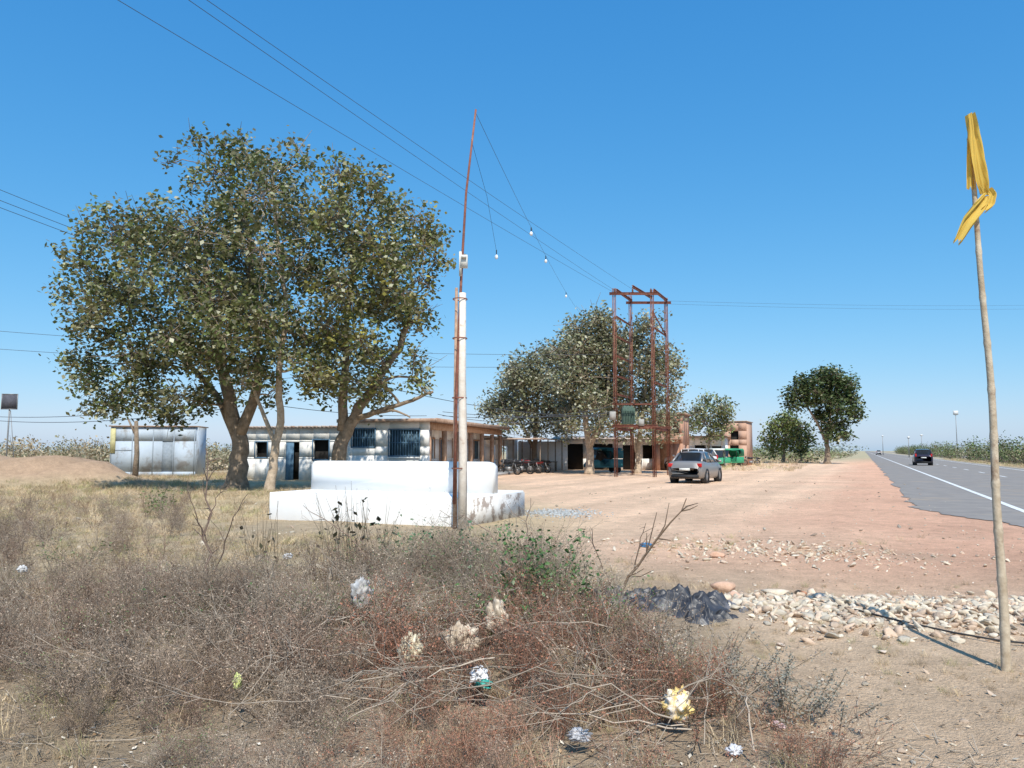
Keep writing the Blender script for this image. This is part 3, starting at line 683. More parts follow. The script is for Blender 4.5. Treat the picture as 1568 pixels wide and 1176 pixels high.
def sheet(cx,cy,w,d,h,seed,n=120):
    a,b_=np.meshgrid(np.linspace(-1,1,n),np.linspace(-1,1,n)); a=a.ravel(); b_=b_.ravel()
    ang=np.arctan2(b_,a); rad=np.maximum(abs(a),abs(b_)); edge=1+.22*np.sin(ang*2+seed)+.12*np.sin(ang*5+seed*2)+.06*np.sin(ang*11+seed)
    X=np.cos(ang)*rad*edge*w; Y=np.sin(ang)*rad*edge*d
    Z=h*np.clip(1-rad**1.6,0,1)
    rid=np.array([1-abs(mnoise.noise(Vector((px*4.6+seed*3.1,py*4.6,seed*1.7))))*2.6 for px,py in zip(X,Y)])
    rid2=np.array([1-abs(mnoise.noise(Vector((px*12+seed*5.1+1.5*r1,py*12,seed*2.7))))*2.6 for px,py,r1 in zip(X,Y,rid)])
    Z+=(.12*rid+.05*rid2)*(1.05-.8*rad)
    X+=.05*rid2*w; Y+=.07*rid*d
    Z+=hgt(cx+X,cy+Y)-.05
    mb=MB(); i=np.arange(n-1); I,J=np.meshgrid(i,i); b0=(J*n+I).ravel()
    mb.add(np.stack([X+cx,Y+cy,Z],1),np.stack([b0,b0+1,b0+n+1,b0+n],1))
    o=mb.obj('cloth_fold',mt,parent=root); o.location=(-1.55,-7.1,0); return o
sheet(1.55,7.1,.40,.34,.12,3); sheet(1.25,7.35,.42,.28,.08,5); sheet(1.83,7.15,.26,.26,.06,8); sheet(.95,7.5,.38,.22,.05,9); sheet(1.65,6.85,.28,.18,.03,12)
crumple('plastic_bag',(-.68,5.35,.14),(.12,.09,.12),(.76,.70,.52),1,colb=(.56,.47,.32))
crumple('plastic_bag',(-.37,5.55,.14),(.15,.09,.14),(.60,.50,.38),2,colb=(.43,.33,.23))
crumple('plastic_bag',(-.12,5.9,.20),(.12,.08,.15),(.64,.54,.42),3,colb=(.44,.35,.25))
crumple('plastic_bag',(-.2,4.85,.16),(.085,.06,.06),(.90,.90,.90),4,colb=(.82,.80,.78))
crumple('food_wrapper',(-.17,4.8,.14),(.06,.04,.035),(.05,.45,.38),14)
crumple('food_wrapper',(.92,4.45,.10),(.09,.06,.11),(.88,.82,.74),5,colb=(.80,.56,.20))
crumple('plastic_bag',(-1.22,6.4,.24),(.10,.07,.15),(.45,.45,.45),6,colb=(.34,.32,.30))
crumple('food_wrapper',(-1.62,4.7,.18),(.035,.025,.06),(.75,.8,.3),7)
crumple('food_wrapper',(1.15,4.15,.02),(.05,.04,.03),(.8,.8,.83),8)
crumple('food_wrapper',(.35,4.2,.08),(.07,.05,.04),(.55,.55,.57),9)
crumple('food_wrapper',(1.5,4.5,.02),(.05,.03,.02),(.7,.5,.5),15)
crumple('plastic_bag',(2.15,12.6,0),(.14,.10,.04),(.06,.20,.38),10)
crumple('plastic_bag',(-3.0,10.5,.1),(.07,.05,.05),(.75,.75,.75),12)
crumple('plastic_bag',(-5.6,9.0,.2),(.07,.05,.05),(.75,.75,.75),13)

# ------------------------------------------------------------------ white platform (aligned with the road)
pl=empty('whitewashed_platform',(-1.0,15.8,0),math.radians(-24.4))
mb=MB(); mb.b2(-5.0,0,0,3.1,-.1,.60); mb.obj('plinth',M_WHITE,parent=pl,bevel=.015)
mb=MB()
pr=[(-4.98,.598),(-4.98,1.16),(-4.95,1.24),(-4.88,1.29),(-4.8,1.30),(-.22,1.30),(-.1,1.27),(-.03,1.2),(-.02,1.1),(-.02,.598)]
n=len(pr); v=[(a,1.44,b) for a,b in pr]+[(a,1.70,b) for a,b in pr]
q=[[k,(k+1)%n,(k+1)%n+n,k+n] for k in range(n)]
t=[[0,k+1,k] for k in range(1,n-1)]+[[n,n+k,n+k+1] for k in range(1,n-1)]
mb.add(v,q,t); mb.obj('back_wall',M_WHITE,parent=pl)
mb=MB(); mb.b2(.004,.025,.0,3.09,-.05,.56); mb.obj('blotched_end_plaster',M_BLOTCH,parent=pl)  # thin skin carrying the dark blotches of the platform's right end

# ------------------------------------------------------------------ centre pole
cp=empty('flag_mast',(-1.0,15.5,0))
mb=MB(); P=np.array([(0.02,-.1,-.1),(0.03,-.1,1.5),(.0,-.1,3),(.0,-.1,4.72)]); mb.tube(P,[.092,.086,.08,.072],8); mb.obj('painted_post',pmat('peeling_paint',(.78,.71,.62),(.66,.57,.47),5,.9,bump=.3,c3=(.46,.34,.26),s3=3,t3=(.58,.68)),parent=cp)
mb=MB(); mb.tube([(-.13,.02,-.1),(-.14,.02,2),(-.13,.02,4.85)],[.045,.04,.03],7); mb.obj('bamboo_prop',pmat('bamboo_brown',(.5,.34,.24),(.32,.2,.14),9,.85),parent=cp)
mb=MB(); mb.tube([(-.14,-.12,.5),(-.10,-.15,3),(-.02,-.1,5.2),(.06,-.06,6.8),(.25,0,8.6)],[.034,.032,.028,.024,.02],7)
for z in (1.2,2.6,3.8,4.6): mb.lathe((-.05,-.06,z),(0,0,1),[(-.012,.15),(.012,.15)],10)
mb.obj('rusty_pipe',M_RUST,parent=cp)
mb=MB(); mb.box((.03,-.16,5.35),(.15,.09,.26)); mb.box((.03,-.23,5.43),(.10,.06,.05)); mb.box((-.04,-.17,5.3),(.05,.05,.5)); mb.obj('switch_box',pmat('offwhite_plastic',(.75,.73,.66)),parent=cp)

# ------------------------------------------------------------------ yellow flag on bamboo pole
fp=empty('yellow_flag_on_pole',(3.46,5.57,float(hgt(3.46,5.57))))
mb=MB(); P=[];R=[]
for k in range(105):
    z=-.05+k*.0375; P.append((-.012*z+.022*math.sin(z*1.1)+.006*math.sin(z*4),.01*math.sin(z*1.7),z)); R.append((.033-.0045*z)*(1.16 if k%9==0 else 1))
mb.tube(P,R,10); mb.obj('bamboo_pole',pmat('bamboo',(.60,.50,.37),(.40,.31,.21),12,.75,bump=.2,c3=(.28,.18,.12),s3=2.5,t3=(.54,.62)),parent=fp,smooth=True)
M_FLAG=leaf_mat('yellow_cloth',.35,.8); 
mb=MB()
def cloth(pts,ws,n=34,m=15,fold=.012,ragged=.0,ph=0):
    pts=np.array(pts,float); tt=np.linspace(0,len(pts)-1,n); C0=np.stack([np.interp(tt,range(len(pts)),pts[:,k]) for k in range(3)],1)
    for _ in range(4): C0[1:-1]=(C0[:-2]+2*C0[1:-1]+C0[2:])/4
    W=np.interp(tt,range(len(ws)),ws); V=[];Cl=[]
    for i in range(n):
        ax=C0[min(i+1,n-1)]-C0[max(i-1,0)]; ax/=np.linalg.norm(ax); sd=np.cross(ax,[0,1,0]); sd/=np.linalg.norm(sd); t=i/(n-1)
        for k in range(m):
            q=k/(m-1)-.5; p=C0[i]+sd*q*W[i]+np.array([0,fold*math.sin(q*9+t*3+ph)+fold*.5*math.sin(q*21+t*6+ph),0])
            p=p+ax*(ragged*math.sin(k*2.1)*t)
            V.append(p); Cl.append(np.array([.80,.56,.12]))
    F=[[i*m+k,i*m+k+1,(i+1)*m+k+1,(i+1)*m+k] for i in range(n-1) for k in range(m-1)]
    mb.add(V,F,col=np.array(Cl))
cloth([(-.055,-.01,4.03),(-.05,-.03,3.85),(-.045,-.05,3.65),(-.02,-.05,3.5),(.005,-.04,3.42)],[.03,.065,.095,.105,.055],fold=.028)
cloth([(-.06,-.01,4.0),(-.085,-.02,3.7),(-.085,-.02,3.46)],[.02,.035,.055],fold=.014,ragged=.015,ph=2)
cloth([(.02,-.045,3.44),(.045,-.06,3.40),(.03,-.06,3.33),(-.03,-.07,3.28)],[.05,.05,.06,.05],fold=.016)
cloth([(.01,-.05,3.40),(-.06,-.06,3.30),(-.14,-.07,3.20),(-.22,-.06,3.05)],[.05,.10,.105,.06],fold=.024,ragged=.02,ph=1)
mb.obj('flag_cloth',M_FLAG,parent=fp,smooth=True)

# ------------------------------------------------------------------ buildings
def wall(mb,x0,x1,z0,z1,y0,th,holes=(),mat=0,axis='x'):
    xs=sorted(set([x0,x1]+[h[0] for h in holes]+[h[1] for h in holes])); zs=sorted(set([z0,z1]+[h[2] for h in holes]+[h[3] for h in holes]))
    for a,b_ in zip(xs[:-1],xs[1:]):
        for c,d in zip(zs[:-1],zs[1:]):
            if any(a>=h[0]-1e-6 and b_<=h[1]+1e-6 and c>=h[2]-1e-6 and d<=h[3]+1e-6 for h in holes): continue
            if axis=='x': mb.b2(a,b_,y0,y0+th,c,d,mat)
            else: mb.b2(y0,y0+th,a,b_,c,d,mat)
def grille(mb,x0,x1,z0,z1,y,n,mat=0):
    for k in range(n+1):
        xx=x0+(x1-x0)*k/n; mb.b2(xx-.018,xx+.018,y-.02,y+.02,z0,z1,mat)
    mb.b2(x0,x1,y-.03,y-.021,(z0+z1)/2-.02,(z0+z1)/2+.02,mat)
def frame(mb,x0,x1,z0,z1,y):
    for (a,b_,c,d) in ((x0-.06,x0,z0-.06,z1+.06),(x1,x1+.06,z0-.06,z1+.06),(x0,x1,z1,z1+.06),(x0,x1,z0-.06,z0)): mb.b2(a,b_,y-.03,y-.003,c,d)
bd=empty('roadside_dhaba_building',(-4.2,39.0,0),math.radians(-13.4))
VH=[(1.2,2.3,0,2.2),(3.2,4.6,1.1,2.2),(5.6,6.7,0,2.2),(8,9.4,1.1,2.2),(10.4,11.5,0,2.2),(12.6,14,1.0,2.2)]
mb=MB()
wall(mb,-4.3,0,-.1,3.0,0,.22,[(-4.15,-2.9,1.75,2.65),(-2.1,-.5,1.3,2.6)])
wall(mb,0.22,15,-.1,3.0,-1.5,.2,VH,axis='y')
mb.b2(-4.3,-1.5,15,15.2,-.1,3.0); mb.b2(-4.5,-4.302,.22,15,-.1,3.0)
mb.obj('walls',M_WHITED,parent=bd)
mb=MB()
for yy_ in (0.25,2.7,5.2,7.7,10.2,12.7,14.9): mb.b2(-.2,0.02,yy_-.02,yy_+.2,0,2.6)
mb.b2(-.2,.0,.46,15.1,2.62,2.98)
for (a,b_,c,d) in VH:
    mb.b2(-1.298,-1.25,a-.08,a,c,d+.08); mb.b2(-1.298,-1.25,b_,b_+.08,c,d+.08); mb.b2(-1.298,-1.25,a,b_,d,d+.08)
mb.obj('verandah_posts_and_frames',pmat('post_brown',(.55,.36,.24),(.40,.22,.13),4,.8),parent=bd)
mb=MB(); mb.b2(-4.9,.45,-.25,15.4,3.02,3.12); mb.b2(-4.9,.45,-.29,-.252,2.98,3.16)
mb.b2(.452,.49,-.25,15.4,2.96,3.18)
for k in range(9): mb.box((-4.2+k*.55,3+((k*37)%11),3.2),(.25,.25,.12),rz=k)
mb.obj('roof',M_ROOF,parent=bd)
mb=MB(); mb.b2(-4.15,-2.9,.12,.16,1.75,2.65); mb.b2(-2.1,-.5,.12,.16,1.3,2.6)
for (a,b_,c,d) in VH: mb.b2(-1.42,-1.38,a,b_,c,d)
mb.obj('window_shutters',M_BLUEW,parent=bd)
mb=MB(); grille(mb,-4.15,-2.9,1.75,2.65,.06,9); grille(mb,-2.1,-.5,1.3,2.6,.06,11); frame(mb,-4.15,-2.9,1.75,2.65,0); frame(mb,-2.1,-.5,1.3,2.6,0)
mb.obj('window_grilles_and_frames',pmat('blue_grille',(.12,.22,.32)),parent=bd)
mb=MB(); mb.b2(-2.16,-.44,-.08,-.035,1.16,1.23); mb.obj('window_sill',M_WHITED,parent=bd)
mb=MB(); mb.b2(-.2,1.3,.2,15.2,.0,.16); mb.obj('verandah_floor',pmat('cement',(.6,.57,.53)),parent=bd)
an=empty('plaster_annex_building',(-4.2,39.0,0),math.radians(-13.4))
mb=MB(); wall(mb,-10.6,-4.52,-.1,2.75,.5,.2,[(-8.2,-7.4,0,2.0),(-6.6,-5.7,1.1,2.1),(-10,-9.3,1.2,2.0)]); mb.b2(-10.8,-10.6,.5,8,-.1,2.75)
mb.obj('walls',M_GREYW,parent=an)
mb=MB(); mb.b2(-10.5,-4.6,.9,1.0,0,2.6); mb.obj('dark_rooms',M_DARK,parent=an)
mb=MB(); frame(mb,-6.6,-5.7,1.1,2.1,.5); frame(mb,-10,-9.3,1.2,2.0,.5); mb.b2(-8.2,-7.75,.52,.56,0,2.0); mb.obj('blue_frames_and_door',pmat('blue_frame',(.12,.22,.32)),parent=an)
mb=MB(); 
for k in range(30): mb.b2(-11.1+k*.22,-11.1+k*.22+.12,.25,8.2,2.78,2.84+.02*(k%2))
mb.b2(-11.1,-4.55,.27,8.2,2.76,2.775); mb.obj('sheet_roof',M_TIN,parent=an)
sh=empty('open_tin_shed',(-4.2,39.0,0),math.radians(-13.4))
mb=MB()
for yy_ in (15.6,18.5,21.5,24.5):
    for xx_ in (.0,2.6): mb.tube([(xx_,yy_,0),(xx_,yy_,2.35)],[.05,.045],6)
mb.obj('posts',M_BARK,parent=sh)
mb=MB()
for k in range(42):
    y0=15.3+k*.24; zz=.015*(k%2)
    mb.add([(-1.4,y0,2.85+zz),(-1.4,y0+.25,2.85+zz),(3.1,y0+.25,2.38+zz),(3.1,y0,2.38+zz)],[[0,1,2,3]])
mb.b2(3.08,3.12,15.3,25.4,2.3,2.37); mb.b2(-1.4,3.1,15.26,15.29,2.30,2.42)
mb.obj('sheet_roof',M_TIN,parent=sh)
mb=MB(); wall(mb,15.3,25.4,0,2.6,-1.4,.15,[(17,18.2,0,2),(20,22,.9,1.9)],axis='y'); mb.b2(-1.2,2.9,25.3,25.42,0,2.3); mb.obj('back_wall',M_WHITED,parent=sh)
mb=MB(); 
for (a,b_,c) in [(.6,17.5,0),(1.7,20,0),(.5,22,0)]:
    mb.b2(a,a+1.2,b_,b_+.7,.68,.74)
    for p in ((a+.05,b_+.05),(a+1.1,b_+.05),(a+.05,b_+.6),(a+1.1,b_+.6)): mb.b2(p[0],p[0]+.05,p[1],p[1]+.05,.0,.68)
mb.obj('wooden_tables',M_BARK,parent=sh)
ls=empty('low_shop_row',(3.6,63.5,0),math.radians(-8))
mb=MB(); wall(mb,0,9,0,2.5,0,.2,[(.6,2.2,0,2.1),(3,4.6,0,2.1),(5.4,6.4,0,2),(7.0,8.2,.9,2)]); mb.b2(8.8,9,.2,5,0,2.5); mb.obj('walls',M_WHITED,parent=ls)
mb=MB(); mb.b2(.1,8.7,.5,.6,0,2.4); mb.obj('dark_rooms',M_DARK,parent=ls)
mb=MB(); mb.box((4.5,.9,2.62),(9.6,4,.06),M=Matrix.Rotation(math.radians(4),4,'X')); mb.obj('sheet_roof',M_TIN,parent=ls)
bb=empty('brick_house',(11.2,61.0,0),math.radians(-20))
mb=MB(); wall(mb,0,2.2,0,4.4,0,.25,[(.4,1.2,0,2.1),(1.4,1.9,2.9,3.7)]); wall(mb,.25,4,0,4.4,1.95,.25,[(1.5,2.5,1,2)],axis='y'); mb.b2(0,.25,.25,4,0,4.4)
mb.obj('walls',M_BRICK,parent=bb)
mb=MB(); mb.b2(-.1,2.4,-.15,4.1,4.4,4.5); mb.b2(.3,1.9,.6,.65,0,4.3); mb.b2(-.1,2.1,-1.4,-.02,2.4,2.46); mb.obj('roof_slab',M_ROOF,parent=bb)
wh=empty('white_shop_building',(16.6,80,0),math.radians(-20))
mb=MB(); wall(mb,0,5.2,0,2.9,0,.2,[(.5,1.6,0,2.1),(2.2,3.3,0,2.1),(3.9,4.8,1,2)]); mb.b2(5.0,5.2,.2,6,0,2.9); mb.obj('walls',M_WHITED,parent=wh)
mb=MB(); mb.b2(.1,5,.5,.6,0,2.8); mb.obj('dark_rooms',M_DARK,parent=wh)
mb=MB(); mb.b2(-.3,5.5,-1.3,6,2.93,3.02); mb.obj('roof_slab',M_ROOF,parent=wh)
pk=empty('unfinished_brick_building',(22.3,82,0),math.radians(-24))
mb=MB(); wall(mb,0,2.4,0,4.6,0,.25,[(.8,1.6,2.7,3.6),(.7,1.6,.0,2.1)]); mb.b2(2.15,2.4,.25,5,0,4.6); mb.b2(0,.25,.25,5,0,4.6); mb.b2(.25,2.15,4.75,5,0,4.6)
wall(mb,-1.6,-.01,0,3.4,.8,.25,[(-1.2,-.5,1,2)]); mb.b2(-1.6,-1.35,1.05,5,0,3.4)
mb.obj('walls',pmat('pink_brick',(.52,.33,.24),(.48,.30,.215),2,.95,bump=.2,c3=(.56,.39,.29),s3=.5),parent=pk)
mb=MB(); mb.b2(.26,2.14,.4,.45,0,4.5); mb.b2(-1.3,-.1,1.2,1.25,0,3.3); mb.obj('dark_openings',M_DARK,parent=pk)
mb=MB(); mb.b2(-.1,2.5,-.12,5.1,4.6,4.68); mb.b2(-1.7,-.03,.7,5.1,3.4,3.48); mb.obj('roof_slabs',pmat('concrete_slab',(.50,.42,.35)),parent=pk)
ks=empty('metal_kiosk',(-23.6,45.6,0),math.radians(8))
mb=MB(); wall(mb,0,4.8,.05,2.95,0,.08,[(2.9,3.5,.3,2.1)]); mb.b2(4.72,4.8,.08,2.4,.05,2.95); mb.b2(0,.08,.08,2.4,.05,2.95)
mb.obj('body_panels',pmat('pale_blue_panel',(.48,.55,.62),(.42,.48,.54),1.0,.95,c3=(.30,.30,.30),s3=.8,t3=(.52,.62),spec=.1),parent=ks)  # grey patches paint irregular tree shade into the panel colour
mb=MB()
for k in range(5): mb.b2(.02+k*1.17,.07+k*1.17,-.02,-.003,.07,2.93)
mb.b2(.08,1.18,-.018,-.003,1.55,1.59); mb.b2(2.9,3.5,.04,.07,.3,2.1); mb.obj('frame_ribs_and_door',pmat('rib_grey',(.32,.37,.42)),parent=ks)
mb=MB(); mb.b2(-.1,4.9,-.12,2.5,2.96,3.02); mb.obj('flat_roof',M_ROOF,parent=ks)
mb=MB(); mb.b2(-.004,.28,-.045,-.032,1.4,2.85); mb.obj('faded_yellow_notice',pmat('yellow_panel',(.62,.57,.30)),parent=ks)
mb=MB(); mb.tube([(0,0,0),(.05,0,1.4),(-.05,0,3.0)],[.16,.12,.09],7); mb.tube([(0,0,2.2),(-.5,0,3.2)],[.06,.04],6); mb.obj('dead_tree_stump',M_BARK,loc=(-18.4,38,0))
sb=empty('signboard_on_posts',(-29.6,45.5,0),math.radians(10))
mb=MB(); mb.b2(-.40,.40,-.012,.012,4.0,4.85); mb.obj('panel',pmat('dark_panel',(.10,.10,.12)),parent=sb)
mb=MB(); 
for (a,b_,c,d) in ((-.44,-.40,3.96,4.89),(.40,.44,3.96,4.89),(-.40,.40,4.85,4.89),(-.40,.40,3.96,4.0)): mb.b2(a,b_,-.02,.02,c,d)
mb.obj('panel_frame',M_STEEL,parent=sb)
mb=MB(); mb.tube([(-.05,.07,0),(0,.07,4.8)],[.045,.04],6); mb.tube([(.5,.07,0),(.05,.07,3.9)],[.025,.02],6); mb.obj('post',M_STEEL,parent=sb)

# ------------------------------------------------------------------ transformer structure
tr=empty('transformer_structure',(6.15,46,0))
mb=MB()
posts=[(0,0),(2.28,0),(1.5,3.4),(3.8,3.4)]; H=11.3
def beam(mb,a,b,w=.1,d=.14):
    a=Vector(a); b=Vector(b); L_=(b-a).length; M=(b-a).to_track_quat('X','Z').to_matrix().to_4x4()
    c=(a+b)/2
    mb.box(c,(L_,w*.25,d),M=M); off=M.to_3x3()@Vector((0,0,d/2)); mb.box(c+off,(L_,w,.02),M=M); mb.box(c-off,(L_,w,.02),M=M)
for k,(a,b_) in enumerate(posts):
    hh=H+(.0,-.1,.25,.1)[k]
    mb.box((a,b_,hh/2),(.04,.17,hh)); mb.box((a-.09,b_,hh/2),(.02,.2,hh)); mb.box((a+.09,b_,hh/2),(.02,.2,hh)); 
mb.obj('rail_posts',M_RUST,parent=tr)
mb=MB()
zt=H-.35
beam(mb,(-.3,-.14,zt),(2.6,-.14,zt)); beam(mb,(1.2,3.25,zt+.1),(4.1,3.25,zt+.1)); beam(mb,(.14,0,zt+.25),(1.6,3.4,zt+.25)); beam(mb,(2.4,0,zt+.25),(3.9,3.4,zt+.25))
beam(mb,(1.1,-.1,zt+.45),(2.9,3.4,zt+.45))
for z in (9.6,8.4,7.2,6.0,4.9): beam(mb,(.12,.05,z),(1.45,3.3,z),.06,.08)
for z in (8.9,5.6): beam(mb,(2.4,.05,z),(3.75,3.3,z),.06,.08)
beam(mb,(-.2,-.15,3.0),(2.5,-.15,3.0)); beam(mb,(1.3,3.25,3.0),(4,3.25,3.0)); beam(mb,(.1,0,2.85),(1.5,3.4,2.85)); beam(mb,(2.4,0,2.85),(3.8,3.4,2.85))
for z in (4.3,):
    beam(mb,(-.2,-.15,z),(2.5,-.15,z),.06,.08)
beam(mb,(2.3,.0,9.9),(3.8,3.4,8.9),.05,.06); beam(mb,(0,0,2.9),(1.5,3.4,4.3),.05,.05)
mb.obj('cross_members',M_RUST,parent=tr)
mb=MB()
for a in (0,1.1,2.2): 
    mb.lathe((a,-.14,zt+.08),(0,0,1),[(0,.02),(.02,.07),(.08,.03),(.1,.07),(.16,.03),(.18,.06),(.24,.02)],10)
    mb.lathe((a,-.3,4.35),(0,0,1),[(0,.02),(.02,.06),(.08,.03),(.1,.06),(.2,.02)],10)
mb.obj('insulators',pmat('porcelain',(.25,.12,.08),rough=.3),parent=tr)
mb=MB(); mb.box((.85,.6,3.62),(.75,.55,.95)); 
for k in range(7): mb.box((.55+k*.1,.28,3.6),(.03,.12,.7)); mb.box((.55+k*.1,.93,3.6),(.03,.12,.7))
mb.lathe((.85,.6,4.1),(1,0,0),[(-.3,0.01),(-.3,.13),(.3,.13),(.3,0.01)],12)
for k in (-.2,0,.2): mb.lathe((.85+k,.6,4.1),(0,0,1),[(0,.04),(.1,.06),(.15,.03),(.22,.05),(.3,.02)],8)
mb.obj('transformer_tank',pmat('transformer_green',(.10,.16,.13),(.07,.11,.09)),parent=tr,bevel=.01)
mb=MB(); mb.box((-.2,-.25,3.6),(.35,.22,.5)); mb.box((1.5,-.22,3.2),(.3,.2,.4)); mb.obj('fuse_boxes',pmat('box_grey',(.42,.40,.37)),parent=tr)

# ------------------------------------------------------------------ wires
mb=MB()
def wire(a,b,sag,r=.010,n=28):
    a=np.array(a,float); b=np.array(b,float); t=np.linspace(0,1,n)[:,None]
    P=a*(1-t)+b*t; P[:,2]-=4*sag*(t*(1-t))[:,0]; mb.tube(P,r,4,caps=False); return P
def ext(a,b,L_):
    a=np.array(a,float); b=np.array(b,float); return b+(b-a)/np.linalg.norm(b-a)*L_
for (a,b_) in [((6.1,45.9,11.2),(-5.4,13,9.5)),((7.2,45.9,11.25),(-5.15,13,9.55)),((6.1,46.1,11.1),(-6.6,13,9.5))]:
    wire(a,ext(a,b_,34),.25,.007,40)
wire((-16.9,20,9.8),(-6.5,64,9.6),.3,.009); wire((-16.3,18,9.1),(-5.6,62,8.8),.3,.009); wire((-16.6,18,9.0),(-5.9,62,8.7),.3,.009)
wire((-17.1,20,9.2),(-18.5,-10,9.5),.2,.008); wire((-26,38,7.5),(6.1,46,7.3),.4,.010); wire((-26,38,6.6),(6.1,46,6.6),.4,.010)
wire((-30,44,3.5),(-11,31,3.6),.3,.014); wire((-30,44,3.3),(-11,31,3.3),.35,.014); wire((-11,31,3.6),(-4.3,39,3.3),.2,.012)
wire((-3.5,39,3.3),(6.1,46,4.2),.35,.013); wire((-3.5,39,3.5),(6.1,46,3.8),.25,.013); wire((-7,31.5,4.6),(6.1,46,3.6),.5,.013); wire((2,54,2.8),(6.1,46,3.4),.3,.012)
wire((-3.8,39.5,3.4),(6.3,46,4.0),.6,.013)
wire((10,49.4,11.2),(60,75,16.0),.3,.006); wire((10,49.4,11.0),(60,75,15.6),.3,.006)
wire((6.9,46.5,4.1),(7.4,47,10.8),-.05,.012); wire((7.1,46.5,4.1),(8.4,45.9,9),-.1,.012)
mb.obj('overhead_wires',M_WIRE)
mb=MB(); P=wire((-.74,15.5,8.5),(4.6,52,10.9),.35,.005,40)
mb.obj('string_light_cable',M_WIRE)
sl=empty('string_light_bulbs',(0,0,0))
mbc=MB(); mbb=MB()
for yv in (25,30,40):
    k=int(np.argmin(np.abs(P[:,1]-yv))); p=P[k]
    mbc.tube([p,p+np.array([0,0,-.14])],[.02,.022],6)
    mbb.lathe(p+np.array([0,0,-.14]),(0,0,-1),[(0,.022),(.03,.045),(.07,.06),(.11,.05),(.14,.01)],10)
p=np.array([-.45,22,7.2]); mbc.tube([p,p+np.array([0,0,.14])],[.012,.018],6); mbb.lathe(p,(0,0,-1),[(0,.022),(.03,.04),(.07,.05),(.11,.04),(.13,.01)],10)
mbc.tube([(-.45,22,7.3),(-.6,18,7.6),(-.85,15.6,8.0)],[.004,.004,.004],4)
mbc.obj('holders',M_BLACKP,parent=sl); mbb.obj('bulbs',pmat('bulb_white',(.85,.85,.85),(.8,.8,.8),rough=.3),parent=sl,smooth=True)
# ------------------------------------------------------------------ vehicles
def loft(mb,secs,mat=0,cap=True):
    n=len(secs[0]); v=np.concatenate([np.array(s) for s in secs]); q=[]
    for i in range(len(secs)-1):
        for k in range(n-1): q.append([i*n+k,i*n+k+1,(i+1)*n+k+1,(i+1)*n+k])
        q.append([i*n+n-1,i*n,(i+1)*n,(i+1)*n+n-1])
    t=[]
    if cap:
        for b_,rev in ((0,False),((len(secs)-1)*n,True)):
            for k in range(1,n-1): t.append([b_,b_+k,b_+k+1] if not rev else [b_,b_+k+1,b_+k])
    mb.add(v,q,t,mat=mat)
def sec(y,w,zb,zt,crown=.03,sh=.9):
    h=[(w*.86,zb),(w*.97,zb+.08),(w,zb+(zt-zb)*.45),(w*.985,zb+(zt-zb)*.75),(w*.95,zt-.05),(w*sh,zt),(w*.5,zt+crown)]
    return [(a,y,b) for a,b in h]+[(-a,y,b) for a,b in reversed(h)]
